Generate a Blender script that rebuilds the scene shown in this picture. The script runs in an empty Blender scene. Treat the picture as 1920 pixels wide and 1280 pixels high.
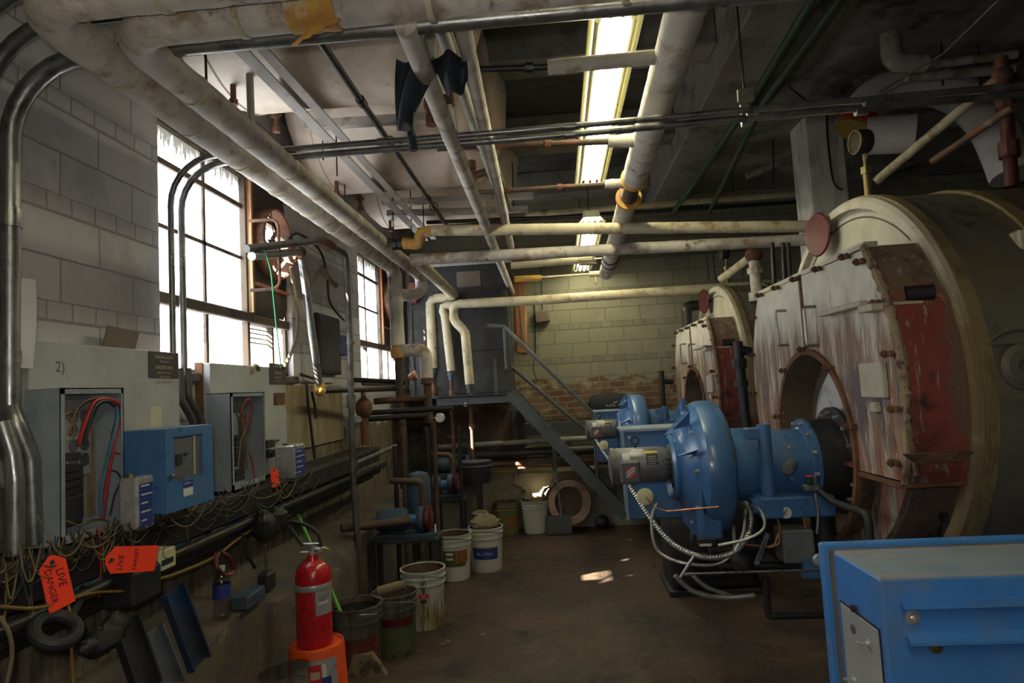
import bpy, bmesh, math, random
from mathutils import Vector as V, Matrix, Quaternion
R = random.Random(7)
PI = math.pi
SC = bpy.context.scene
COL = SC.collection

# ------------------------------------------------------------------ camera
F = 1220.0
EYE = V((0, 0, 1.55))
yaw, pitch, roll = math.atan(80.3/F), math.atan(89.7/F), 0.055
_f = V((-math.sin(yaw)*math.cos(pitch), math.cos(yaw)*math.cos(pitch), math.sin(pitch)))
_r0 = V((math.cos(yaw), math.sin(yaw), 0)); _u0 = _r0.cross(_f)
_r = _r0*math.cos(roll) - _u0*math.sin(roll)
_u = _u0*math.cos(roll) + _r0*math.sin(roll)
cam = bpy.data.cameras.new('camera'); co = bpy.data.objects.new('camera', cam); COL.objects.link(co)
cam.sensor_width = 36; cam.lens = 36*F/1920; cam.clip_start = 0.02
m = Matrix((( _r.x,_u.x,-_f.x,0),(_r.y,_u.y,-_f.y,0),(_r.z,_u.z,-_f.z,0),(0,0,0,1)))
co.matrix_world = Matrix.Translation(EYE) @ m
SC.camera = co

def U(px, py, X=None, Y=None, Z=None):
    """where the line of sight through a place in the photograph meets a plane of the room"""
    d = _f + _r*((px-960)/F) + _u*((640-py)/F)
    if X is not None: t = (X-EYE.x)/d.x
    elif Y is not None: t = (Y-EYE.y)/d.y
    else: t = (Z-EYE.z)/d.z
    return EYE + d*t

# ------------------------------------------------------------------ materials
def _n(nt, t, **k):
    n = nt.nodes.new(t)
    for a, b in k.items(): setattr(n, a, b)
    return n
def _coords(nt, stretch, src='Object'):
    tc = _n(nt, 'ShaderNodeTexCoord'); mp = _n(nt, 'ShaderNodeMapping')
    mp.inputs['Scale'].default_value = stretch
    nt.links.new(tc.outputs[src], mp.inputs['Vector']); return mp.outputs[0]
def _noise(nt, vec, scale, detail=6, rough=.62):
    n = _n(nt, 'ShaderNodeTexNoise'); n.inputs['Scale'].default_value = scale
    n.inputs['Detail'].default_value = detail; n.inputs['Roughness'].default_value = rough
    nt.links.new(vec, n.inputs['Vector']); return n.outputs['Fac']
def _range(nt, fac, lo, hi, a=0., b=1.):
    n = _n(nt, 'ShaderNodeMapRange'); n.inputs[1].default_value = lo; n.inputs[2].default_value = hi
    n.inputs[3].default_value = a; n.inputs[4].default_value = b
    nt.links.new(fac, n.inputs[0]); return n.outputs[0]
def _math(nt, op, a, b=None, c=None):
    n = _n(nt, 'ShaderNodeMath', operation=op)
    for i, v in enumerate((a, b, c)):
        if v is None: continue
        if isinstance(v, (int, float)): n.inputs[i].default_value = v
        else: nt.links.new(v, n.inputs[i])
    return n.outputs[0]
def _mix(nt, fac, a, b, mode='MIX'):
    n = _n(nt, 'ShaderNodeMix', data_type='RGBA', blend_type=mode)
    for s, v in ((0, fac), (6, a), (7, b)):
        if isinstance(v, (int, float)): n.inputs[s].default_value = v
        elif isinstance(v, (tuple, list)): n.inputs[s].default_value = tuple(v[:3])+(1,)
        else: nt.links.new(v, n.inputs[s])
    return n.outputs[2]
def _start(name):
    m = bpy.data.materials.new(name); m.use_nodes = True; nt = m.node_tree
    return m, nt, nt.nodes['Principled BSDF']
def _vary(nt, col, amt, scale=9, seedvec=None):
    v = seedvec or _coords(nt, (1, 1, 1))
    f = _range(nt, _noise(nt, v, scale, 5), .3, .7, 1-amt, 1+amt*.6)
    n = _n(nt, 'ShaderNodeVectorMath', operation='SCALE'); nt.links.new(col, n.inputs[0]) if not isinstance(col, tuple) else None
    nt.links.new(f, n.inputs['Scale']); return n.outputs[0]
def mat(name, base, layers=(), rough=.6, metal=0., bump=.15, bscale=30, vary=.18, rings=0, spec=.5, coat=0):
    """painted / dirty surface: base colour and wear layers (colour, noise scale, lo, hi, stretch)"""
    m, nt, p = _start(name)
    base = tuple(base)
    c = _mix(nt, 0., base, base)
    vec = _coords(nt, (1, 1, 1))
    c = _vary(nt, c, vary, 7, vec)
    for i, ly in enumerate(layers):
        lc, sc, lo, hi, st = ly[:5]
        v = _coords(nt, st)
        f = _range(nt, _noise(nt, v, sc, 8, .68), lo, hi)
        if len(ly) > 5:
            sp = _n(nt, 'ShaderNodeSeparateXYZ'); nt.links.new(vec, sp.inputs[0])
            zz = _math(nt, 'ADD', sp.outputs[2], _range(nt, _noise(nt, _coords(nt, (4, 4, 1)), 3, 6), .3, .7, -.12, .12))
            f = _math(nt, 'MULTIPLY', f, _range(nt, zz, ly[5], ly[6]))
        c = _mix(nt, f, c, lc)
    nt.links.new(c, p.inputs['Base Color'])
    p.inputs['Roughness'].default_value = rough; p.inputs['Metallic'].default_value = metal
    p.inputs['Specular IOR Level'].default_value = spec
    if coat: p.inputs['Coat Weight'].default_value = coat; p.inputs['Coat Roughness'].default_value = .15
    rr = _range(nt, _noise(nt, vec, 14, 4), .3, .7, max(0, rough-.12), min(1, rough+.15))
    nt.links.new(rr, p.inputs['Roughness'])
    if bump:
        h = _noise(nt, vec, bscale, 6, .7)
        b = _n(nt, 'ShaderNodeBump'); b.inputs['Strength'].default_value = bump; b.inputs['Distance'].default_value = .01
        nt.links.new(h, b.inputs['Height']); nt.links.new(b.outputs[0], p.inputs['Normal'])
    return m
def emit(name, col, strength, dirt=None):
    m, nt, p = _start(name)
    p.inputs['Base Color'].default_value = (*col, 1); p.inputs['Emission Color'].default_value = (*col, 1)
    p.inputs['Emission Strength'].default_value = strength
    if dirt:
        v = _coords(nt, (1, 4, 1)); nz = _noise(nt, v, 9, 8, .7); f = _range(nt, nz, *dirt, .35, 1)
        tc = _n(nt, 'ShaderNodeTexCoord'); sp = _n(nt, 'ShaderNodeSeparateXYZ'); nt.links.new(tc.outputs['Object'], sp.inputs[0])
        zz = _math(nt, 'ADD', sp.outputs[2], _math(nt, 'MULTIPLY', _math(nt, 'SUBTRACT', nz, .5), .5))
        f = _math(nt, 'MULTIPLY', f, _range(nt, zz, 1.0, 1.17, 1, 0))
        nt.links.new(_mix(nt, f, (.02, .02, .015), col), p.inputs['Emission Color'])
    return m
def glass(name, col=(.95, .97, .97), rough=.02, alpha=.25):
    m, nt, p = _start(name); nt.nodes.remove(p)
    t = _n(nt, 'ShaderNodeBsdfTransparent'); g = _n(nt, 'ShaderNodeBsdfGlossy'); x = _n(nt, 'ShaderNodeMixShader')
    t.inputs[0].default_value = (*col, 1); g.inputs['Roughness'].default_value = rough; x.inputs[0].default_value = alpha
    nt.links.new(t.outputs[0], x.inputs[1]); nt.links.new(g.outputs[0], x.inputs[2])
    nt.links.new(x.outputs[0], nt.nodes['Material Output'].inputs[0]); return m

def wall_mat(name, axis, ztop, paint, dark, band=None, lower=None):
    """painted block wall: two block courses then one brick course, over a bare brick band and rough plaster"""
    m, nt, p = _start(name)
    tc = _n(nt, 'ShaderNodeTexCoord'); s = _n(nt, 'ShaderNodeSeparateXYZ'); nt.links.new(tc.outputs['Object'], s.inputs[0])
    u, z = s.outputs[0 if axis == 'x' else 1], s.outputs[2]
    P = .402
    zz = _math(nt, 'MODULO', _math(nt, 'ADD', z, 10*P - (ztop - P)), P)
    wob = _math(nt, 'MULTIPLY', _math(nt, 'SUBTRACT', _noise(nt, _coords(nt, (1, 1, 1)), 12, 3), .5), .012)
    def brick(w, h, zc, c1, c2, mort, ms, uoff=0.):
        cb = _n(nt, 'ShaderNodeCombineXYZ')
        nt.links.new(_math(nt, 'ADD', _math(nt, 'ADD', u, uoff), wob), cb.inputs[0]); nt.links.new(_math(nt, 'ADD', zc, wob), cb.inputs[1])
        b = _n(nt, 'ShaderNodeTexBrick'); b.inputs['Scale'].default_value = 1
        b.inputs['Brick Width'].default_value = w; b.inputs['Row Height'].default_value = h
        b.inputs['Mortar Size'].default_value = ms; b.inputs['Mortar Smooth'].default_value = .35
        for k, c in (('Color1', c1), ('Color2', c2), ('Mortar', mort)): b.inputs[k].default_value = (*c, 1)
        nt.links.new(cb.outputs[0], b.inputs['Vector']); return b.outputs['Color'], b.outputs['Fac']
    d = tuple(x*.86 for x in paint); mo = tuple(x*.5 for x in paint)
    c1, f1 = brick(.41, .166, zz, paint, d, mo, .0045)
    zb = _math(nt, 'SUBTRACT', zz, .332)
    c2, f2 = brick(.125, .5, _math(nt, 'ADD', zb, .2), tuple(x*.92 for x in paint), tuple(x*.74 for x in paint), mo, .0045)
    isb = _math(nt, 'GREATER_THAN', zz, .332)
    edge = _math(nt, 'LESS_THAN', _math(nt, 'ABSOLUTE', _math(nt, 'SUBTRACT', zb, .001)), .006)
    c = _mix(nt, isb, c1, c2); fac = _mix(nt, isb, f1, f2)
    c = _mix(nt, edge, c, mo); fac = _math(nt, 'MAXIMUM', fac, edge)
    v = _coords(nt, (1, 1, 1))
    c = _mix(nt, _range(nt, _noise(nt, v, 2.2, 8, .7), .5, .78, 0, .8), c, dark)
    c = _mix(nt, _range(nt, _noise(nt, _coords(nt, (3, 3, .7)), 5, 8, .7), .6, .75, 0, .6), c, tuple(x*.45 for x in paint))
    nz = _math(nt, 'ADD', z, _math(nt, 'MULTIPLY', _math(nt, 'SUBTRACT', _noise(nt, v, 3, 6), .5), .3))
    if band:
        zlo, zhi, bc1, bc2 = band
        cb_, fb = brick(.2, .072, z, bc1, bc2, (.22, .19, .14), .009)
        cb_ = _mix(nt, _range(nt, _noise(nt, v, 4, 8, .7), .52, .62), cb_, (.33, .3, .2))
        f = _math(nt, 'LESS_THAN', nz, zhi); c = _mix(nt, f, c, cb_); fac = _mix(nt, f, fac, fb)
        c = _mix(nt, _math(nt, 'LESS_THAN', nz, zlo), c, _mix(nt, _range(nt, _noise(nt, v, 3, 8, .7), .4, .6), (.2, .18, .12), (.05, .04, .03)))
    if lower:
        zl, l1, l2 = lower
        w = _range(nt, _noise(nt, _coords(nt, (5, 5, .8)), 4, 8, .7), .4, .62)
        cl = _mix(nt, w, l1, l2)
        f = _range(nt, nz, zl-.02, zl+.02, 1, 0); c = _mix(nt, f, c, cl)
    nt.links.new(c, p.inputs['Base Color']); p.inputs['Roughness'].default_value = .85
    h = _math(nt, 'SUBTRACT', _math(nt, 'MULTIPLY', _noise(nt, v, 60, 6, .7), .4), fac)
    b = _n(nt, 'ShaderNodeBump'); b.inputs['Strength'].default_value = .6; b.inputs['Distance'].default_value = .012
    nt.links.new(h, b.inputs['Height']); nt.links.new(b.outputs[0], p.inputs['Normal'])
    return m

S1 = (1, 1, 1); SZ = (4, 4, .6)
rust = (.16, .055, .02); soot = (.02, .018, .015); grime = (.07, .055, .035)
M = {}
M['wall_left'] = wall_mat('painted_block_left', 'y', 2.359, (.5, .485, .475), (.25, .24, .23), lower=(1.32, (.22, .18, .12), (.06, .048, .034)))
M['wall_back'] = wall_mat('painted_block_back', 'x', 2.292, (.27, .255, .185), (.14, .13, .09), band=(1.2, 1.63, (.13, .06, .028), (.2, .12, .065)))
M['wall_dark'] = wall_mat('painted_block_dark', 'y', 2.3, (.14, .13, .11), (.06, .055, .045))
M['concrete'] = mat('old_concrete', (.2, .19, .17), [((.42, .41, .37), 1.1, .5, .62, S1), ((.035, .03, .025), 1.6, .55, .66, S1), ((.16, .09, .05), 3, .64, .7, S1)], rough=.9, bump=.4)
M['slab_dark'] = mat('sooty_slab', (.06, .057, .05), [((.1, .095, .08), 1.5, .5, .7, (1, 3, 1)), (soot, 3, .55, .7, S1)], rough=.9, bump=.4)
M['beam'] = mat('painted_beam', (.2, .19, .165), [((.07, .065, .055), 2.5, .5, .65, S1)], rough=.85)
M['column'] = mat('painted_column', (.6, .58, .52), [((.25, .22, .17), 3, .5, .68, SZ)], rough=.85, bump=.3)
M['floor'] = mat('oily_floor', (.075, .045, .028), [((.03, .02, .014), 1.3, .42, .6, S1), ((.12, .08, .05), 5, .6, .7, S1), ((.008, .007, .006), 2.2, .54, .64, S1)], rough=.55, bump=.35, bscale=18)
M['found'] = mat('foundation_concrete', (.26, .24, .18), [((.2, .17, .1), 4, .5, .65, S1), ((.3, .17, .09), 3, .6, .7, S1)], rough=.9, bump=.5)
M['ledge'] = mat('rough_plaster', (.115, .09, .065), [((.06, .06, .065), 5, .48, .6, S1), ((.22, .19, .15), 9, .62, .7, S1)], rough=.9, bump=.7, bscale=14)
M['pipe_white'] = mat('canvas_insulation', (.62, .57, .49), [((.34, .25, .16), 3, .5, .64, (2, 2, 2)), ((.15, .09, .05), 9, .59, .68, S1), ((.36, .33, .3), 2, .5, .7, S1)], rough=.8, bump=.35, bscale=22)
M['pipe_cream'] = mat('cream_insulation', (.56, .5, .34), [((.3, .19, .09), 4, .52, .68, (2, 2, 2)), (grime, 9, .63, .74, S1)], rough=.75, bump=.3)
M['pipe_grey'] = mat('painted_pipe_grey', (.33, .32, .27), [((.16, .13, .09), 5, .5, .65, S1)], rough=.6)
M['orange_wrap'] = mat('stained_tape_wrap', (.6, .36, .06), [((.45, .2, .05), 8, .45, .6, S1), ((.55, .48, .35), 6, .58, .66, S1)], rough=.7, bump=.5)
M['galv'] = mat('galvanised_conduit', (.32, .32, .31), [((.14, .12, .1), 10, .5, .7, S1), ((.45, .46, .48), 4, .55, .7, S1)], rough=.35, metal=.85, bump=.08)
M['galv_dark'] = mat('dusty_conduit', (.12, .12, .11), [((.05, .04, .035), 8, .5, .7, S1)], rough=.5, metal=.5)
M['black_pipe'] = mat('black_iron_pipe', (.028, .026, .025), [((.09, .05, .03), 7, .56, .7, S1)], rough=.4, metal=.3)
M['brown_pipe'] = mat('rusty_iron_pipe', (.07, .045, .03), [(rust, 6, .5, .62, S1), ((.2, .17, .12), 9, .6, .7, S1)], rough=.7)
M['rust'] = mat('rusted_iron', (.17, .075, .035), [((.05, .03, .02), 6, .5, .62, S1), ((.3, .2, .13), 10, .62, .7, S1)], rough=.85, bump=.6)
M['darkred'] = mat('dark_red_paint', (.085, .014, .012), [(rust, 6, .5, .65, S1)], rough=.6)
M['red'] = mat('red_enamel', (.45, .01, .015), rough=.28, vary=.08, bump=.02, coat=.5)
M['silver_tape'] = mat('silver_band', (.45, .46, .47), rough=.35, metal=.4, bump=.03)
M['chrome'] = mat('plated_metal', (.62, .62, .6), rough=.28, metal=.6, bump=.02)
M['brass'] = mat('brass', (.25, .19, .09), rough=.45, metal=.7, bump=.03)
M['copper'] = mat('copper_tube', (.45, .2, .11), rough=.4, metal=.8, bump=.03)
M['tank'] = mat('painted_tank', (.78, .66, .54), [((.4, .27, .17), 3, .6, .75, S1), ((.25, .2, .15), 5, .66, .75, (1, 1, .5))], rough=.55, bump=.1)
M['angle'] = mat('painted_angle_iron', (.45, .42, .38), [((.25, .18, .12), 6, .55, .68, S1)], rough=.7)
M['green'] = mat('green_conduit', (.015, .05, .03), rough=.5)
M['grey_panel'] = mat('grey_enamel', (.36, .37, .36), [((.28, .24, .2), 5, .58, .7, S1), (rust, 9, .7, .76, S1)], rough=.55, bump=.06)
M['grey_box'] = mat('blue_grey_enamel', (.25, .28, .31), [((.14, .14, .14), 6, .58, .7, S1)], rough=.5, bump=.06)
M['galv_plate'] = mat('zinc_backplate', (.38, .42, .46), [((.25, .25, .25), 8, .5, .65, S1)], rough=.4, metal=.4)
M['blue'] = mat('blue_enamel', (.055, .15, .34), [((.12, .17, .24), 4, .55, .75, S1), ((.025, .06, .15), 6, .62, .72, S1)], rough=.35, bump=.03, vary=.1, coat=.3)
M['blue_dusty'] = mat('dusty_blue_enamel', (.06, .22, .6), [((.16, .22, .32), 3, .5, .72, S1), ((.1, .11, .14), 7, .64, .74, S1)], rough=.4, bump=.03, vary=.1)
M['blue_top'] = mat('dust_covered_blue_top', (.2, .26, .34), [((.28, .27, .28), 3, .45, .65, (1, 2, 1)), ((.14, .1, .07), 8, .64, .72, S1)], rough=.7, bump=.05)
M['blue_old'] = mat('faded_blue_paint', (.03, .07, .11), [((.05, .05, .05), 7, .5, .62, S1)], rough=.6)
M['teal'] = mat('teal_box', (.12, .25, .3), [((.05, .04, .03), 8, .55, .65, S1)], rough=.6)
M['motor'] = mat('grey_motor_enamel', (.16, .165, .17), [((.24, .24, .2), 4, .55, .7, S1)], rough=.35, bump=.03, metal=.2)
M['dark_grey'] = mat('dark_grey_plastic', (.1, .1, .115), rough=.5, bump=.02)
M['flex'] = mat('flexible_steel_conduit', (.42, .43, .4), rough=.35, metal=.8, bump=.02)
M['black'] = mat('black_matt', (.015, .015, .016), rough=.6, bump=.05)
M['black_iron'] = mat('black_cast_iron', (.02, .02, .021), [((.07, .055, .045), 4, .55, .68, S1)], rough=.55, bump=.1)
M['boiler_white'] = mat('flaking_white_paint', (.56, .54, .48), [((.27, .16, .1), 2.6, .5, .56, (5, 5, 1.1)), ((.2, .08, .05), 5, .6, .66, (5, 5, .7)), ((.33, .3, .27), 3, .56, .64, (3, 3, .6))], rough=.75, bump=.35)
M['ring_paint'] = mat('cream_ring_stained_brown', (.52, .49, .38), [((.2, .14, .07), 3, .2, .36, S1, 2.0, 1.75), ((.36, .3, .2), 3, .55, .7, S1), (rust, 9, .66, .74, S1)], rough=.65, bump=.12)
M['boiler_door'] = mat('white_paint_worn_to_red', (.68, .64, .54), [((.27, .17, .11), 3, .33, .5, (5, 5, .7), 1.88, 1.7), ((.1, .1, .11), 2.2, .5, .6, (4, 4, .8), 1.7, 1.45), ((.3, .07, .04), 4, .48, .58, (5, 5, .7), 1.5, 1.2), ((.5, .48, .43), 6, .62, .67, (7, 7, .5), 1.88, 1.6), ((.25, .14, .09), 7, .62, .68, (5, 5, .7)), ((.6, .58, .53), 8, .64, .68, (6, 6, .5), 1.9, 1.5)], rough=.75, bump=.35)
M['boiler_door_low'] = mat('scraped_red_and_white_paint', (.36, .33, .28), [((.25, .12, .08), 3, .44, .54, (5, 5, .8)), ((.09, .09, .1), 4, .56, .64, (3, 3, .7)), ((.3, .06, .035), 6, .58, .66, (5, 5, .8))], rough=.75, bump=.35)
M['boiler_red'] = mat('worn_red_paint', (.24, .05, .035), [((.19, .14, .1), 2.5, .2, .35, (3, 3, .8), 1.78, 1.92), ((.15, .09, .07), 2.3, .48, .58, (3, 3, .8)), ((.36, .32, .3), 5, .57, .66, (6, 6, .7)), ((.05, .02, .02), 4, .55, .66, S1)], rough=.65, bump=.25)
M['boiler_brown'] = mat('sooty_brown_face', (.17, .12, .085), [((.09, .06, .05), 4, .48, .62, S1), ((.22, .18, .12), 8, .58, .68, S1)], rough=.8, bump=.2)
M['boiler_cream'] = mat('cream_painted_steel', (.5, .47, .36), [((.36, .3, .2), 3, .52, .7, S1), (rust, 9, .68, .75, S1)], rough=.6, bump=.1)
M['boiler_shell'] = mat('dark_boiler_shell', (.12, .11, .09), [((.13, .1, .05), 2, .5, .65, S1), ((.26, .25, .22), 7, .65, .72, (1, 2, 1)), (soot, 3, .58, .7, S1)], rough=.6, bump=.15)
M['ochre'] = mat('ochre_stained_steel', (.2, .15, .07), [((.1, .07, .04), 4, .5, .65, SZ)], rough=.7, bump=.1)
M['rope'] = mat('crumbling_gasket', (.36, .27, .17), [((.14, .07, .05), 12, .5, .6, S1)], rough=.95, bump=.9, bscale=60)
M['refract'] = mat('white_refractory', (.56, .55, .52), [((.3, .22, .17), 4, .52, .62, S1)], rough=.95, bump=.5)
M['clay'] = mat('pinkish_fire_clay', (.55, .38, .28), [((.35, .22, .15), 6, .5, .62, S1), ((.6, .55, .48), 6, .62, .68, S1)], rough=.95, bump=.5)
M['pail'] = mat('stained_white_plastic', (.46, .46, .4), [((.26, .2, .06), 3, .38, .55, SZ, .28, .14), ((.06, .035, .02), 4, .5, .6, SZ, .3, .1), ((.07, .045, .03), 5, .58, .66, SZ)], rough=.5, bump=.05)
M['pail_clean'] = mat('white_plastic', (.55, .54, .48), [((.25, .2, .12), 4, .6, .7, SZ)], rough=.5, bump=.04)
M['pail_dark'] = mat('greasy_grey_plastic', (.1, .1, .085), [((.03, .02, .02), 4, .48, .62, SZ)], rough=.5, bump=.04)
M['pail_yellow'] = mat('yellow_green_plastic', (.17, .16, .06), [((.08, .07, .03), 4, .52, .62, SZ)], rough=.5)
M['pail_inside'] = mat('stained_pail_inside', (.1, .06, .035), [((.03, .02, .015), 8, .5, .6, S1)], rough=.5)
M['orange'] = mat('orange_plastic', (.75, .09, .015), [((.4, .05, .02), 5, .6, .7, S1)], rough=.45, vary=.08, bump=.03)
M['rag'] = mat('dirty_rag', (.22, .17, .1), [((.1, .2, .2), 5, .6, .64, S1), ((.07, .05, .03), 7, .52, .6, S1)], rough=.95, bump=.9)
M['denim'] = mat('dark_plaid_cloth', (.035, .045, .06), [((.1, .12, .14), 5, .6, .66, (4, 1, 1)), ((.01, .01, .012), 6, .5, .6, S1)], rough=.95, bump=.5)
M['oil'] = mat('black_oil', (.006, .005, .006), rough=.06, bump=0, vary=0)
M['tag'] = mat('fluorescent_orange_card', (1., .055, .012), [((.6, .04, .01), 14, .64, .72, S1)], rough=.7, bump=.02, vary=.06)
M['ink'] = mat('black_marker_ink', (.03, .01, .03), rough=.6, bump=0)
M['ink_grey'] = mat('faded_ink', (.1, .1, .13), rough=.6, bump=0)
M['paper'] = mat('white_paper', (.6, .6, .58), rough=.8, bump=.02)
M['cardboard'] = mat('brown_cardboard', (.17, .13, .1), rough=.85, bump=.05)
M['masking'] = mat('cream_tape', (.5, .5, .36), rough=.7, bump=.02)
M['sign'] = mat('black_sign_plate', (.035, .03, .04), rough=.5, bump=.02)
M['sign_text'] = mat('faded_gold_lettering', (.42, .36, .22), rough=.6, bump=0)
M['cream_plastic'] = mat('cream_plastic', (.55, .52, .3), [((.25, .15, .06), 6, .58, .7, S1)], rough=.5)
M['yellow'] = mat('yellow_plastic', (.6, .42, .03), rough=.5)
M['label_white'] = mat('white_label', (.62, .62, .56), rough=.6, bump=0)
M['label_red'] = mat('red_label', (.55, .02, .03), rough=.5, bump=0)
M['label_blue'] = mat('blue_label', (.02, .04, .2), rough=.5, bump=0)
M['label_green'] = mat('green_label', (.07, .085, .03), rough=.5, bump=0)
M['label_brown'] = mat('brown_label', (.28, .1, .03), rough=.5, bump=0)
M['wire_red'] = mat('red_wire', (.4, .02, .02), rough=.4, bump=0)
M['wire_black'] = mat('black_wire', (.018, .018, .02), rough=.45, bump=0)
M['wire_blue'] = mat('blue_wire', (.06, .17, .25), rough=.4, bump=0)
M['wire_yellow'] = mat('yellow_wire', (.2, .12, .02), rough=.5, bump=0)
M['wire_tan'] = mat('tan_wire', (.13, .095, .05), rough=.5, bump=0)
M['wire_brown'] = mat('brown_cord', (.04, .026, .015), rough=.6, bump=0)
M['wire_white'] = mat('white_wire', (.55, .54, .46), rough=.5, bump=0)
M['wire_green'] = mat('green_wire', (.03, .35, .12), rough=.5, bump=0)
M['green_handle'] = mat('lime_green_handle', (.12, .4, .05), rough=.45, bump=.02)
M['tube_off'] = mat('tube_end_cap', (.55, .56, .4), rough=.3, metal=.4, bump=0)
M['fixture'] = mat('cream_fixture_enamel', (.62, .6, .4), rough=.35, bump=0)
M['lamp'] = emit('fluorescent_tube', (1, .95, .68), 30)
M['pane'] = emit('dusty_lit_pane', (.88, .94, 1.), 6.2, dirt=(.3, .47))
M['pane_bright'] = emit('sunlit_pane', (.95, .97, 1.), 7.5, dirt=(.2, .34))
M['blue_shaded'] = mat('dirty_shaded_blue_paint', (.012, .032, .075), [((.02, .02, .02), 6, .5, .62, S1)], rough=.5)  # blue darkened to carry the shade at lower left, with grime patches
M['pump_red'] = mat('dull_red_paint', (.09, .008, .01), rough=.4)
M['clear'] = glass('window_glass', alpha=.08)
M['clear_plastic'] = glass('clear_plastic', (.8, .8, .78), .1, .22)
M['frame'] = mat('dark_window_frame', (.12, .085, .055), [((.05, .035, .03), 6, .5, .6, S1)], rough=.75)
M['frame_red'] = mat('red_window_frame', (.24, .08, .07), rough=.7)
M['fanboard'] = mat('dark_fan_board', (.035, .025, .02), [((.08, .05, .035), 5, .55, .65, S1)], rough=.7)
M['steel_blue'] = mat('blue_grey_painted_steel', (.075, .085, .095), [((.05, .04, .035), 5, .55, .66, S1)], rough=.6)
M['tank_black'] = mat('black_tank_skin', (.028, .028, .03), [((.055, .05, .045), 3, .5, .65, S1)], rough=.75, bump=.1)
M['wood_orange'] = mat('orange_brown_wood', (.36, .13, .05), [((.5, .38, .2), 3, .55, .6, (8, 8, .3))], rough=.7)
M['duct'] = mat('white_duct_jacket', (.5, .48, .44), [((.3, .24, .18), 4, .58, .7, S1)], rough=.7, bump=.15)
M['gauge_face'] = mat('gauge_dial', (.6, .6, .56), rough=.3, bump=0)
M['gauge_olive'] = mat('tarnished_gauge_dial', (.06, .055, .03), rough=.4, bump=0)
M['timber'] = mat('stained_plywood', (.27, .23, .14), [((.2, .13, .06), 4, .48, .6, (4, 4, .5)), ((.07, .05, .03), 5, .6, .68, (4, 4, .5))], rough=.85)

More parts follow.
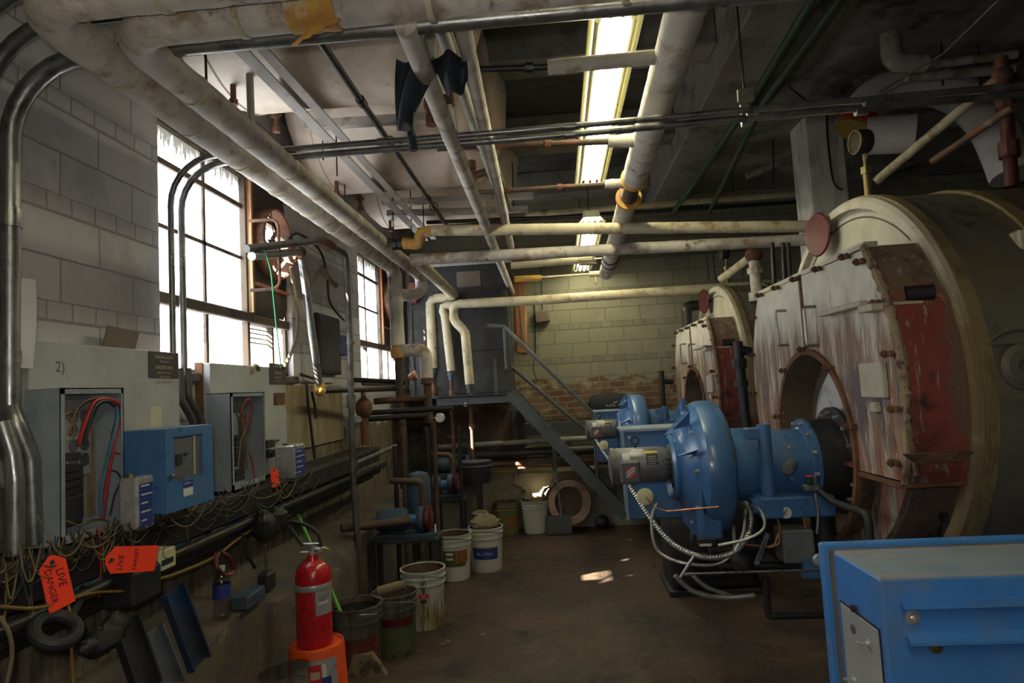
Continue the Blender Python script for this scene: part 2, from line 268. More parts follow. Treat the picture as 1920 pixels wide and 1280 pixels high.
# ------------------------------------------------------------------ mesh building
class MB:
    def __init__(s): s.bm = bmesh.new()
    def _add(s, bm2, mx=None):
        if mx is not None: bm2.transform(mx)
        me = bpy.data.meshes.new('t'); bm2.to_mesh(me); bm2.free(); s.bm.from_mesh(me); bpy.data.meshes.remove(me); return s
    def box(s, a, b, bev=0.0, rot=None, seg=1):
        a, b = V(a), V(b); c = (a+b)/2; d = b-a
        bm = bmesh.new(); bmesh.ops.create_cube(bm, size=1)
        bmesh.ops.scale(bm, vec=(max(abs(d.x), 1e-4), max(abs(d.y), 1e-4), max(abs(d.z), 1e-4)), verts=bm.verts)
        if bev: bmesh.ops.bevel(bm, geom=bm.edges[:], offset=min(bev, .45*min(abs(x) for x in d)), segments=seg, affect='EDGES', profile=.5)
        mx = Matrix.Translation(c)
        if rot is not None: mx = mx @ rot
        return s._add(bm, mx)
    def lathe(s, prof, o=(0, 0, 0), ax=(0, 0, 1), n=28, caps=True, ref=None, arc=None):
        """prof: (radius, height along axis)"""
        ax = V(ax).normalized(); o = V(o)
        x = (V(ref) if ref else (V((0, 0, 1)) if abs(ax.z) < .9 else V((1, 0, 0)))); x = (x-ax*x.dot(ax)).normalized(); y = ax.cross(x)
        bm = s.bm; rings = []
        k = n if not arc else n+1
        for r, h in prof:
            ring = []
            for i in range(k):
                t = 2*PI*i/n if not arc else arc[0]+(arc[1]-arc[0])*i/n
                ring.append(bm.verts.new(o+ax*h+(x*math.cos(t)+y*math.sin(t))*max(r, 1e-5)))
            rings.append(ring)
        for a, b in zip(rings, rings[1:]):
            for i in range(n):
                j = (i+1) % k
                if arc and i == n: continue
                bm.faces.new((a[i], a[j], b[j], b[i]))
        if caps and not arc:
            if prof[0][0] > 1e-4: bm.faces.new(rings[0][::-1])
            if prof[-1][0] > 1e-4: bm.faces.new(rings[-1])
        return s
    def cyl(s, a, b, r, r2=None, n=20):
        a, b = V(a), V(b); L = (b-a).length
        return s.lathe([(r, 0), (r if r2 is None else r2, L)], a, b-a, n)
    def ring(s, c, ax, ro, ri, w, n=40):
        return s.lathe([(ri, -w/2), (ro, -w/2), (ro, w/2), (ri, w/2), (ri, -w/2)], c, ax, n, caps=False)
    def tube(s, pts, r, fil=0., n=12, corr=0., pitch=.01, smooth=False, bumps=0, caps=True):
        P = path(pts, fil, smooth)
        if corr or bumps:
            P = resample(P, pitch)
        d0 = (P[1]-P[0]).normalized(); x = d0.orthogonal().normalized(); bm = s.bm; rings = []
        for i, p in enumerate(P):
            d = (P[min(i+1, len(P)-1)]-P[max(i-1, 0)]).normalized()
            x = (x-d*x.dot(d)).normalized(); y = d.cross(x)
            rr = r
            if corr: rr = r*(1+(corr if i % 2 else -corr))
            if bumps: rr = r*(1+bumps*R.uniform(-1, 1))
            rings.append([bm.verts.new(p+(x*math.cos(2*PI*k/n)+y*math.sin(2*PI*k/n))*rr) for k in range(n)])
        for a, b in zip(rings, rings[1:]):
            for i in range(n): bm.faces.new((a[i], a[(i+1) % n], b[(i+1) % n], b[i]))
        if caps: bm.faces.new(rings[0][::-1]); bm.faces.new(rings[-1])
        return s
    def sphere(s, c, r, sc=(1, 1, 1), u=16, v=10, jit=0.):
        bm = bmesh.new(); bmesh.ops.create_uvsphere(bm, u_segments=u, v_segments=v, radius=r)
        bmesh.ops.scale(bm, vec=sc, verts=bm.verts)
        if jit:
            for q in bm.verts: q.co *= 1+R.uniform(-jit, jit)
        return s._add(bm, Matrix.Translation(V(c)))
    def torus(s, c, ax, RR, r, n=28, k=8, arc=(0, 2*PI), ref=None):
        ax = V(ax).normalized()
        x = (V(ref) if ref else (V((0, 0, 1)) if abs(ax.z) < .9 else V((1, 0, 0)))); x = (x-ax*x.dot(ax)).normalized(); y = ax.cross(x)
        full = abs(arc[1]-arc[0]-2*PI) < 1e-6; bm = s.bm; rings = []
        for i in range(n+(0 if full else 1)):
            t = arc[0]+(arc[1]-arc[0])*i/n; e = x*math.cos(t)+y*math.sin(t)
            rings.append([bm.verts.new(V(c)+e*(RR+r*math.cos(2*PI*j/k))+ax*r*math.sin(2*PI*j/k)) for j in range(k)])
        m_ = len(rings)
        for i in range(m_ if full else m_-1):
            a, b = rings[i], rings[(i+1) % m_]
            for j in range(k): bm.faces.new((a[j], b[j], b[(j+1) % k], a[(j+1) % k]))
        return s
    def prism(s, poly, thick, o=(0, 0, 0), ex=(1, 0, 0), ey=(0, 0, 1), ez=None, bev=0):
        """closed outline in the plane (ex, ey), given a thickness along ez"""
        ex, ey = V(ex), V(ey); ez = V(ez) if ez else ex.cross(ey)
        bm = bmesh.new(); vs = [bm.verts.new(V(o)+ex*a+ey*b) for a, b in poly]
        f = bm.faces.new(vs); r = bmesh.ops.extrude_face_region(bm, geom=[f])
        bmesh.ops.translate(bm, vec=ez*thick, verts=[q for q in r['geom'] if isinstance(q, bmesh.types.BMVert)])
        bmesh.ops.recalc_face_normals(bm, faces=bm.faces)
        if bev: bmesh.ops.bevel(bm, geom=bm.edges[:], offset=bev, segments=1, affect='EDGES')
        return s._add(bm)
    def grid(s, fn, nu, nv, closed=False):
        bm = s.bm; g = [[bm.verts.new(fn(i/nu, j/nv)) for j in range(nv+1)] for i in range(nu+(0 if closed else 1))]
        for i in range(nu):
            for j in range(nv):
                a = g[i]; b = g[(i+1) % len(g)]; bm.faces.new((a[j], b[j], b[j+1], a[j+1]))
        return s
def path(pts, fil=0., smooth=False):
    pts = [V(p) for p in pts]
    if smooth:
        out = []; n = len(pts)
        for i in range(n-1):
            p0, p1, p2, p3 = pts[max(i-1, 0)], pts[i], pts[i+1], pts[min(i+2, n-1)]
            for k in range(10):
                t = k/10; out.append(.5*((2*p1)+(p2-p0)*t+(2*p0-5*p1+4*p2-p3)*t*t+(3*p1-p0-3*p2+p3)*t**3))
        return out+[pts[-1]]
    if not fil or len(pts) < 3: return pts
    out = [pts[0]]
    for a, b, c in zip(pts, pts[1:], pts[2:]):
        u, w = (a-b), (c-b); lu, lw = u.length, w.length; u.normalize(); w.normalize()
        ang = u.angle(w)
        if ang > 3.05: out.append(b); continue
        t = min(fil/math.tan(ang/2), lu*.49, lw*.49); r = t*math.tan(ang/2)
        cen = b+(u+w).normalized()*(r/math.sin(ang/2)); s0 = b+u*t; s1 = b+w*t
        v0, v1 = s0-cen, s1-cen; q = v0.rotation_difference(v1); k = 7
        for i in range(k+1): out.append(cen+(Quaternion().slerp(q, i/k) @ v0))
    out.append(pts[-1]); return out
def resample(P, step):
    L = [0]
    for a, b in zip(P, P[1:]): L.append(L[-1]+(b-a).length)
    n = max(3, int(L[-1]/step)); out = []; j = 0
    for i in range(n+1):
        s = L[-1]*i/n
        while j < len(P)-2 and L[j+1] < s: j += 1
        seg = L[j+1]-L[j]; out.append(P[j].lerp(P[j+1], (s-L[j])/seg if seg > 1e-9 else 0))
    return out
def link_mesh(name, me, m, parent, loc):
    o = bpy.data.objects.new(name, me); COL.objects.link(o)
    if m: me.materials.append(M[m] if isinstance(m, str) else m)
    base = V((0, 0, 0))
    if parent is not None:
        w = V(parent['_o']) if '_o' in parent else V((0, 0, 0)); base = w; o.parent = parent
    elif loc is not None:
        base = V(loc); o.location = base
    if base.length: me.transform(Matrix.Translation(-base))
    o['_o'] = tuple(base); return o
SPLIT = {'joint_bands': 'joint_band', 'coupling': 'coupling', 'torn_wrap': 'torn_wrap', 'saddle': 'saddle', 'bolts': 'bolt', 'flange_bolts': 'flange_bolt',
         'shell_band': 'shell_band', 'slots': 'slot', 'weld_seam': 'weld_seam', 'strap': 'strap', 'hanger': 'hanger', 'cloth': 'cloth', 'hanger_rod': 'hanger_rod', 'union_joint': 'union_joint',
         'relay': 'relay', 'screw': 'screw', 'seam_flange': 'seam_flange', 'copper_tubing': 'copper_tube', 'label_red_stripes': 'label_stripe', 'cover_slots': 'cover_slot', 'board_trim': 'board_trim', 'rags': 'rag', 'fittings': 'fitting', 'cooling_slots': 'cooling_slot', 'rail_post': 'rail_post', 'lampholder': 'lampholder'}
def islands(bm):
    seen, out = set(), []
    for v in bm.verts:
        if v in seen: continue
        st, isl = [v], []; seen.add(v)
        while st:
            q = st.pop(); isl.append(q)
            for e in q.link_edges:
                w = e.other_vert(q)
                if w not in seen: seen.add(w); st.append(w)
        out.append(isl)
    return out
def obj(name, mb, m, parent=None, loc=None, ang=35, fl=False):
    if name in SPLIT and parent is not None:
        mb.bm.verts.index_update(); isl = islands(mb.bm)
        if 1 < len(isl) <= 40:
            idx = [{v.index for v in i} for i in isl]; o = None
            for s in idx:
                c = MB(); c.bm.free(); c.bm = mb.bm.copy(); c.bm.verts.ensure_lookup_table()
                bmesh.ops.delete(c.bm, geom=[v for v in c.bm.verts if v.index not in s], context='VERTS')
                o = _obj(SPLIT[name], c, m, parent, loc, ang, fl)
            mb.bm.free(); return o
    return _obj(name, mb, m, parent, loc, ang, fl)
def _obj(name, mb, m, parent=None, loc=None, ang=35, fl=False):
    me = bpy.data.meshes.new(name); bmesh.ops.recalc_face_normals(mb.bm, faces=mb.bm.faces)
    mb.bm.to_mesh(me); mb.bm.free()
    if not fl:
        me.polygons.foreach_set('use_smooth', [True]*len(me.polygons)); me.set_sharp_from_angle(angle=math.radians(ang))
    return link_mesh(name, me, m, parent, loc)
def tag(o, label, cat, group=None, kind=None):
    o['label'] = label; o['category'] = cat
    if group: o['group'] = group
    if kind: o['kind'] = kind
    return o
def struct(name, mb, m, label=None):
    o = obj(name, mb, m); o['kind'] = 'structure'
    if label: o['label'] = label
    return o
def thing(name, label, cat, loc, group=None):
    o = bpy.data.objects.new(name, None); COL.objects.link(o); o.location = loc; o['_o'] = tuple(loc); o.empty_display_size = .05
    return tag(o, label, cat, group)
def one(name, mb, m, label, cat, group=None, kind=None, loc=None, ang=35):
    return tag(obj(name, mb, m, None, loc, ang), label, cat, group, kind)
def copy_tree(o, off=(0, 0, 0), parent=None):
    c = o.copy(); COL.objects.link(c)
    if parent is not None: c.parent = parent
    else: c.location = o.location + V(off)
    for ch in list(o.children): copy_tree(ch, parent=c)
    return c
def clone(root, off, label, group=None):
    c = copy_tree(root, off); c['label'] = label
    if group: c['group'] = group
    return c
def text(name, s, size, o, right, up, m, parent, ext=.0004, align='LEFT', space=1.0, shear=0, line=1.0):
    """lettering lying on a surface"""
    cu = bpy.data.curves.new('t', 'FONT'); cu.body = s; cu.size = size; cu.extrude = ext; cu.align_x = align
    cu.space_character = space; cu.shear = shear; cu.space_line = line; cu.resolution_u = 2
    t = bpy.data.objects.new('t', cu); COL.objects.link(t)
    bpy.context.view_layer.update()
    me = bpy.data.meshes.new_from_object(t.evaluated_get(bpy.context.evaluated_depsgraph_get()))
    bpy.data.objects.remove(t); bpy.data.curves.remove(cu); me.name = name
    r, u = V(right).normalized(), V(up).normalized(); u = (u-r*u.dot(r)).normalized(); n = r.cross(u); o = V(o)
    me.transform(Matrix(((r.x, u.x, n.x, o.x), (r.y, u.y, n.y, o.y), (r.z, u.z, n.z, o.z), (0, 0, 0, 1))))
    me.materials.clear()
    return link_mesh(name, me, m, parent, None)
# ------------------------------------------------------------------ the room
XL, XR, YB, YF, ZC = -1.8, 6.4, 7.75, -2.2, 3.95
W1 = (2.855, 4.36, 1.72, 2.96); W2 = (5.92, 7.50, 1.72, 2.96)
def wall_with_openings(mb, x0, x1, y0, y1, z0, z1, ops):
    ys = sorted({y0, y1, *[o[0] for o in ops], *[o[1] for o in ops]})
    for a, b in zip(ys, ys[1:]):
        op = [o for o in ops if o[0] <= a and o[1] >= b]
        if op: mb.box((x0, a, z0), (x1, b, op[0][2])); mb.box((x0, a, op[0][3]), (x1, b, z1))
        else: mb.box((x0, a, z0), (x1, b, z1))
    return mb
struct('wall_left', wall_with_openings(MB(), XL-.22, XL, YF, YB, 0, ZC, [W1, W2]), 'wall_left')
struct('wall_back', MB().box((XL-.2, YB, 0), (XR, YB+.2, ZC)), 'wall_back')
struct('wall_right', MB().box((XR, YF, 0), (XR+.2, YB+.2, ZC)), 'wall_dark')
struct('wall_front', MB().box((XL-.2, YF-.2, 0), (XR, YF, ZC)), 'wall_dark')
struct('floor', MB().box((XL-.2, YF-.2, -.15), (XR+.2, YB+.2, 0)), 'floor')
c = MB().box((XL-.2, YF-.2, ZC), (1.15, YB+.2, ZC+.2))
struct('ceiling', c, 'slab_dark')
struct('ceiling', MB().box((1.15, YF-.2, 3.75), (XR+.2, YB+.2, ZC+.2)), 'concrete')
for i, y in enumerate((1.1, 2.6, 4.1, 5.6, 7.1)):
    struct('trim_%d' % (i+1), MB().box((XL, y, 3.68), (1.15, y+.26, ZC), .01), 'beam')
struct('trim_6', MB().box((2.0, 5.0, 0), (2.29, 5.3, 3.75), .015), 'column')
struct('trim_7', MB().box((1.501, 4.9, 3.5), (XR, 5.45, 3.76), .01), 'concrete')
struct('trim_8', MB().box((1.15, YF, 3.5), (1.5, YB, 3.76), .01), 'beam')
# foundation blocks at the foot of the back wall and the left wall
mb = MB()
mb.grid(lambda u, v: V((XL+.02+u*4.3, 7.36+.02*math.sin(9*u)+v*.0, .62*v+.015*math.sin(13*u)*v)), 20, 4)
mb.grid(lambda u, v: V((XL+.02+u*4.3, 7.36+.02*math.sin(9*u)+v*.4, .62+.015*math.sin(13*u)*(1-v))), 20, 3)
struct('trim_9', mb, 'found')
mb = MB()
def lf(u, v):
    y = -2+u*9.3; zt = .58+.03*math.sin(5*y); 
    if v < .6: return V((-1.44+.03*math.sin(3*y+2)+.015*math.sin(11*y), y, zt*v/.6))
    return V((-1.44-(v-.6)/.4*.36, y, zt+.02*math.sin(7*y)+(v-.6)*.12))
mb.grid(lf, 60, 8)
struct('trim_10', mb, 'ledge')

# ------------------------------------------------------------------ windows
def window(n, y0, y1, ym, yf, lowcols, clear):
    z0, z1 = 1.72, 2.96; zr, zr2 = 2.04, 2.10; X = XL-.07
    root = bpy.data.objects.new('window_%d' % n, None); COL.objects.link(root); root.location = (X, y0, z0); root['_o'] = (X, y0, z0); root['kind'] = 'structure'
    fr = MB(); t = .028
    fr.box((X-.03, y0, z0), (X+.03, y0+.02, z1)); fr.box((X-.03, y1-.03, z0), (X+.03, y1, z1))
    fr.box((X-.03, y0, z1-.03), (X+.03, y1, z1)); fr.box((X-.03, y0, z0), (X+.03, y1, z0+.02))
    fr.box((X-.035, y0, zr), (X+.05, y1, zr2), .006)
    fr.box((X-.02, y0, 2.735), (X+.02, y1, 2.765)); fr.box((X-.015, y0, 2.42), (X+.015, yf, 2.44))
    for y in ym: fr.box((X-.015, y-.011, zr2), (X+.015, y+.011, z1))
    for y in lowcols: fr.box((X-.02, y-.014, z0), (X+.02, y+.014, zr))
    if n == 1:
        for zb_ in (1.925, 1.955, 1.985, 2.012): fr.box((X-.012, yf, zb_), (X-.004, 4.15, zb_+.007))
    fr.box((X-.03, yf-.02, z0), (X+.04, yf+.012, z1))
    obj('window_frame', fr, 'frame', root)
    obj('window_sill', MB().box((XL-.2, y0-.02, z0-.05), (XL+.03, y1+.02, z0), .008), 'ledge', root)
    cols = [y0+.02]+list(ym)+[yf]
    for a, b in zip(cols, cols[1:]):
        for c0, c1 in ((zr2, 2.42), (2.44, 2.735)):
            obj('pane', MB().box((X-.004, a+.008, c0), (X+.004, b-.008, c1)), 'pane', root)
    cols = [y0+.02]+list(ym)+[yf]+[y1-.03]
    for a, b in zip(cols, cols[1:]): obj('pane', MB().box((X-.004, a+.008, 2.765), (X+.004, b-.008, z1-.03)), 'pane', root)
    lc = [y0+.02]+list(lowcols)+[y1-.03]
    for a, b in zip(lc, lc[1:]):
        mid = (a+b)/2
        if any(abs(mid-q) < .12 for q in clear):
            obj('pane', MB().box((X-.003, a+.01, z0+.02), (X+.003, b-.01, zr)), 'clear', root)
        else: obj('pane', MB().box((X-.004, a+.01, z0+.02), (X+.004, b-.01, zr)), 'pane_bright', root)
    return root
w1 = window(1, W1[0], W1[1], (3.353,), 3.788, (3.353, 3.788, 4.16), (3.974,))
w2 = window(2, W2[0], W2[1], (6.317, ), 6.766, (6.29, 6.766, 7.1), (6.115,))

# ------------------------------------------------------------------ light
wd = bpy.data.worlds.new('world'); SC.world = wd; wd.use_nodes = True
bg = wd.node_tree.nodes['Background']; bg.inputs[0].default_value = (.8, .88, 1, 1); bg.inputs[1].default_value = 5
sd = V((2.2, 1.5, -2.0)).normalized()
sl = bpy.data.lights.new('sun', 'SUN'); sl.energy = 110; sl.angle = .012; sl.color = (1, .9, .74)
so = bpy.data.objects.new('sun', sl); COL.objects.link(so); so.rotation_euler = sd.to_track_quat('-Z', 'Y').to_euler()
# the photographer's flash
l = bpy.data.lights.new('camera_flash', 'POINT'); l.energy = 26; l.shadow_soft_size = .03; l.color = (1, .97, .92)
o = bpy.data.objects.new('camera_flash', l); COL.objects.link(o); o.location = EYE+_u*.07-_r*.05
SC.view_settings.view_transform = 'Standard'; SC.view_settings.look = 'None'; SC.view_settings.gamma = 1
SC.view_settings.exposure = 0.4
SC.cycles.use_denoising = True
SC.cycles.max_bounces = 6; SC.cycles.sample_clamp_indirect = 4
# ------------------------------------------------------------------ overhead pipes, conduits, lamps, tanks
def proj(p):
    d = V(p)-EYE; k = F/d.dot(_f); return 960+d.dot(_r)*k, 640-d.dot(_u)*k
def pipe(name, pts, r, m, label, cat='pipe', fil=0., bumps=0., group=None, n=14, smooth=False, pitch=.05):
    return one(name, MB().tube(pts, r, fil, n, bumps=bumps, pitch=pitch, smooth=smooth), m, label, cat, group, loc=pts[0])
def band(mb, a, b, t, r, w=.02):
    a, b = V(a), V(b); d = (b-a).normalized(); c = a+(b-a)*t; mb.lathe([(r, -w/2), (r, w/2)], c, d, 16)

# two big insulated mains that come across the top and turn back along the left wall
def main_pipe(X, Yt, z, xe, Ye, r, label, down=None):
    t = thing('insulated_pipe', label, 'pipe', (X, Yt, z))
    pts = [(2.9, Yt, z+.02), (X, Yt, z), (X, Ye, z)]
    if down: pts.append((X, Ye, down))
    obj('pipe_insulation', MB().tube(pts, r, .13, 20, bumps=.025, pitch=.045), 'pipe_white', t)
    b = MB()
    for k in range(9): band(b, (X, Yt+.15, z), (X, Ye-.1, z), (k+.6)/9.3, r*1.06, .018)
    for k in range(7): band(b, (X+.1, Yt, z), (2.9, Yt, z), (k+.5)/7.3, r*1.06, .018)
    obj('joint_bands', b, 'pipe_cream', t); return t
t = main_pipe(-1.375, 1.60, 2.67, 0, 5.62, .062, 'thick cracked white insulated pipe nearest the left wall, running back to the far window', 1.99)
t = main_pipe(-1.22, 1.755, 2.665, 0, 5.85, .056, 'thick white insulated pipe beside the one nearest the left wall, with orange tape wrap', None)
w = MB(); w.tube([(-.70, 1.755, 2.668), (-.56, 1.755, 2.668)], .062, n=20, bumps=.05, pitch=.02)
obj('tape_wrap', w, 'orange_wrap', t)['label'] = 'orange stained tape wrap'
w = MB(); w.grid(lambda u, v: V((-.66+.10*u+.02*math.sin(5*v), 1.71-.01*v, 2.61-.08*v*(1-.6*u)+.004*math.sin(19*u+7*v))), 6, 8)
obj('torn_flap', w, 'orange_wrap', t)
pipe('insulated_elbow', [(-1.22, 5.85, 2.66), (-1.22, 6.0, 2.66), (-1.22, 6.0, 2.5), (-1.37, 5.9, 2.47), (-1.375, 5.64, 2.47)], .055, 'pipe_white', 'white insulated elbow joining the two long mains by the far window', fil=.08)
# speckled branch below the vertical main
t = thing('speckled_branch_pipe', 'speckled white elbow pipe below the far window, ending in black iron', 'pipe', (-1.375, 5.62, 1.95))
obj('pipe_insulation', MB().tube([(-1.36, 5.62, 1.94), (-1.13, 5.62, 1.94), (-1.13, 5.62, 1.68)], .055, .07, 16, bumps=.03, pitch=.03), 'pipe_white', t)
obj('stained_wrap', MB().tube([(-1.375, 5.62, 2.0), (-1.375, 5.62, 1.88)], .064, 0, 14, bumps=.12, pitch=.02), 'orange_wrap', t)
obj('iron_stub', MB().cyl((-1.13, 5.62, 1.69), (-1.13, 5.62, 1.3), .036).cyl((-1.13, 5.62, 1.69), (-1.13, 5.62, 1.64), .06), 'brown_pipe', t)
pipe('iron_standpipe', [(-1.375, 5.62, 1.9), (-1.375, 5.62, .75)], .034, 'brown_pipe', 'brown iron standpipe below the vertical white main')

# transverse insulated pipes to the boilers
t = thing('insulated_pipe', 'upper cream insulated pipe crossing to the near boiler, rusty bend at its left end', 'pipe', (-.9, 4.6, 2.68))
a0 = U(812, 432, Y=4.6); a1 = U(1522, 424, Y=4.6)
s1 = U(787, 437, Y=4.6); s2 = U(787, 458, Y=4.6); s3 = U(755, 456, Y=4.6)
obj('pipe_insulation', MB().tube([s1+V((.03, 0, 0)), a0, a1], .041, .05, 16, bumps=.03), 'pipe_cream', t)
obj('rusty_bend', MB().tube([a0, s1, s2, s3], .042, .06, 14), 'orange_wrap', t)
obj('union_joint', MB().cyl(s3, s3-V((.03, 0, 0)), .05, n=8).cyl(s3-V((.04, 0, 0)), s3-V((.075, 0, 0)), .046, n=8), 'black_pipe', t)
obj('iron_nipple', MB().tube([s3, U(712, 453, Y=4.6)], .034), 'brown_pipe', t)
pipe('insulated_pipe', [U(770, 487, Y=5.14), U(1520, 449, Y=5.14)], .046, 'pipe_white', 'lower cream insulated pipe crossing to the near boiler just below the other', bumps=.03)
c0 = U(782, 488, Y=5.14)
pipe('insulated_pipe', [c0, U(853, 556, Y=7.1), U(806, 560, Y=7.1), U(812, 690, Y=7.1)], .052, 'pipe_cream', 'cream insulated pipe slanting back from the lower cross pipe, then turning down', fil=.08, bumps=.02)
pipe('insulated_pipe', [U(1460, 532, Y=6.9), U(1000, 563, Y=6.9), U(850, 570, Y=6.9), U(851, 600, Y=6.9), U(872, 622, Y=6.9), U(881, 720, Y=6.9)], .05, 'pipe_cream', 'long cream insulated pipe along the back wall, dropping in a double bend', fil=.07, bumps=.02)
pipe('insulated_pipe', [U(856, 573, Y=7.02), U(826, 572, Y=7.02), U(834, 592, Y=7.02), U(846, 695, Y=7.02)], .045, 'pipe_cream', 'middle of the three upright cream pipes in front of the black tank', fil=.06, bumps=.02)
# risers below them
for (x, y0, y1, Y, lb) in ((812, 690, 900, 7.1, 'left'), (846, 697, 940, 7.02, 'middle'), (881, 720, 900, 6.9, 'right')):
    t = thing('riser_pipe', 'thin rusty riser with blue collar under the %s upright cream pipe' % lb, 'pipe', U(x, y0, Y=Y))
    a, b = U(x, y0, Y=Y), U(x+8, y1, Y=Y); d = (b-a).normalized()
    obj('pipe_body', MB().tube([a, b], .02), 'brown_pipe', t)
    obj('collar', MB().cyl(a, a+d*.05, .042, n=8).cyl(a+d*.05, a+d*.09, .032), 'blue_old', t)
    obj('union_joint', MB().cyl(a+d*.2, a+d*.27, .032, n=8).cyl(a+d*.42, a+d*.47, .03, n=8), 'rust', t)
pipe('insulated_pipe', [U(985, 402, Y=6.2), U(1500, 363, Y=6.2)], .028, 'pipe_cream', 'thin white pipe crossing under the ceiling toward the concrete column')
pipe('iron_pipe', [U(985, 412, Y=6.25), U(1500, 378, Y=6.25)], .02, 'black_pipe', 'black pipe just below the thin white ceiling pipe')
pipe('iron_pipe', [U(800, 417, Y=5.6), U(1180, 402, Y=5.6)], .018, 'black_pipe', 'black pipe crossing behind the upper cream pipe')

# big cream pipe hanging on the right of the lamps
A0, A1 = U(1303, -40, Y=2.15), U(1136, 512, Y=6.3)
t = thing('insulated_pipe', 'large cream insulated pipe running back beside the ceiling lamps', 'pipe', A0)
P = lambda k: A0.lerp(A1, k)
obj('pipe_insulation', MB().tube([P(0), P(.42)], .075, n=20, bumps=.02, pitch=.06).tube([P(.50), P(1)], .066, n=20, bumps=.025, pitch=.06), 'pipe_white', t)
obj('bare_section', MB().tube([P(.41), P(.51)], .052, n=16, bumps=.06, pitch=.02), 'brown_pipe', t)
obj('strap', MB().torus(P(.86), A1-A0, .068, .006).torus(P(.9), A1-A0, .068, .006), 'black', t)
w = MB()
for k in (.415, .50): w.tube([P(k), P(k+.012)], .078, n=18, bumps=.1, pitch=.01)
obj('torn_wrap', w, 'orange_wrap', t)
def at_pix(a, b, py, lo=0., hi=1.):
    for _ in range(40):
        m_ = (lo+hi)/2
        if proj(a.lerp(b, m_))[1] < py: lo = m_
        else: hi = m_
    return a.lerp(b, lo)
# branches off the big pipe
b0 = at_pix(A0, A1, 104)
t = thing('branch_pipe', 'white sleeved branch pipe crossing beneath the near ceiling lamp with a cut sleeve end', 'pipe', b0)
e = U(1027, 126, Y=b0.y); f_ = U(700, 136, Y=b0.y)
obj('pipe_insulation', MB().tube([b0, e], .03, n=16, bumps=.02), 'pipe_white', t)
obj('iron_section', MB().tube([e, U(885, 131, Y=b0.y)], .014).cyl(U(1000, 127, Y=b0.y), U(985, 127, Y=b0.y), .022, n=8), 'black_pipe', t)
obj('rusty_section', MB().tube([U(890, 131, Y=b0.y), U(790, 133, Y=b0.y)], .02).cyl(U(872, 131, Y=b0.y), U(888, 131, Y=b0.y), .034, n=8), 'rust', t)
for (py, lx, ly, r, m_, lb, cap) in ((262, 820, 278, .017, 'brown_pipe', 'rusty branch pipe passing under the middle of the near lamp', 1185),
                                 (342, 893, 361, .015, 'brown_pipe', 'thin brown branch pipe under the far end of the near lamp', 1150)):
    b0 = at_pix(A0, A1, py); e = U(lx, ly, Y=b0.y)
    t = thing('branch_pipe', lb, 'pipe', b0)
    obj('pipe_body', MB().tube([b0, e], r), m_, t)
    obj('insulated_stub', MB().tube([b0, b0.lerp(e, .18)], r*2.0, n=12, bumps=.12, pitch=.02), 'pipe_white', t)
    obj('coupling', MB().cyl(b0.lerp(e, .45), b0.lerp(e, .48), r*1.5, n=8).cyl(b0.lerp(e, .78), b0.lerp(e, .81), r*1.5, n=8), 'rust', t)
b0 = at_pix(A0, A1, 484)
t = thing('branch_pipe', 'yellow-lit branch pipe under the far lamp with a split flared sleeve', 'pipe', b0)
e = U(958, 498, Y=b0.y); e2 = U(1085, 488, Y=b0.y)
obj('pipe_insulation', MB().tube([e2, e], .032, bumps=.02), 'pipe_cream', t)
fl = MB()
for k in range(6):
    q = k*PI/3; fl.prism([(0, -.03), (.13+.03*(k % 2), -.034), (.16-.05*(k % 3)*.5, .01), (.12, .034), (0, .03)], .004, e2+V((0, math.sin(q)*.04, math.cos(q)*.04)), (1, 0, .0), (0, -math.cos(q), math.sin(q)))
obj('split_sleeve', fl, 'pipe_cream', t); obj('iron_nipple', MB().tube([e2, b0], .012), 'galv', t)
b0 = at_pix(A0, A1, 512); e = U(965, 523, Y=b0.y); e2 = U(1015, 521, Y=b0.y)
t = thing('branch_pipe', 'lowest branch pipe at the end of the large ceiling pipe, yellow sleeve at left', 'pipe', b0)
obj('pipe_body', MB().tube([b0, e], .011), 'pipe_cream', t); obj('sleeve', MB().tube([e, e2], .03, bumps=.03), 'orange_wrap', t)
obj('valve', MB().tube([b0-V((.04, 0, 0)), b0-V((.16, 0, 0))], .028).cyl(b0-V((.1, 0, .0)), b0-V((.1, 0, .1)), .012), 'pipe_cream', t)

# pipes that run back under the tanks
H = [((760, 45), (960, 548), 2.70, .036, 'pipe_white', 'stained white pipe running back under the tanks, a rag slung over it'),
     ((863, 30), (958, 462), 2.76, .030, 'pipe_white', 'stained white pipe running back right of the one with the rag')]
hp = []
for (p, q, z, r, m_, lb) in H:
    a = U(*p, Z=z); b = U(*q, Z=z)
    if b.y > 7.7: b = a.lerp(b, (7.7-a.y)/(b.y-a.y))
    hp.append((a, b)); o = pipe('insulated_pipe', [a, b], r, m_, lb, bumps=.03)
a, b = U(826, 50, Z=2.85), U(948, 400, Z=2.85)
t = thing('bare_pipe', 'grey painted pipe with a dark conduit strapped to it between two stained pipes', 'pipe', a)
obj('pipe_body', MB().tube([a, b], .026), 'pipe_grey', t); obj('conduit', MB().tube([a+V((.045, 0, .02)), b+V((.045, 0, .02))], .011), 'galv_dark', t)
pipe('elbow_pipe', [U(790, 48, Y=2.5), U(806, 62, Y=2.5), U(806, 125, Y=2.5), U(815, 150, Y=2.7)], .028, 'pipe_grey', 'short grey bent pipe above the hanging rag', fil=.03)
a, b = U(597, 72, Z=2.9), U(838, 424, Z=2.9)
t = thing('iron_pipe', 'thin black iron pipe slanting back beneath the white tanks', 'pipe', a)
obj('pipe_body', MB().tube([a, b, b+V((.7, .05, 0))], .016, .03), 'black_pipe', t)
obj('coupling', MB().cyl(a.lerp(b, .18), a.lerp(b, .2), .022, n=8).cyl(a.lerp(b, .72), a.lerp(b, .74), .022, n=8), 'black_pipe', t)
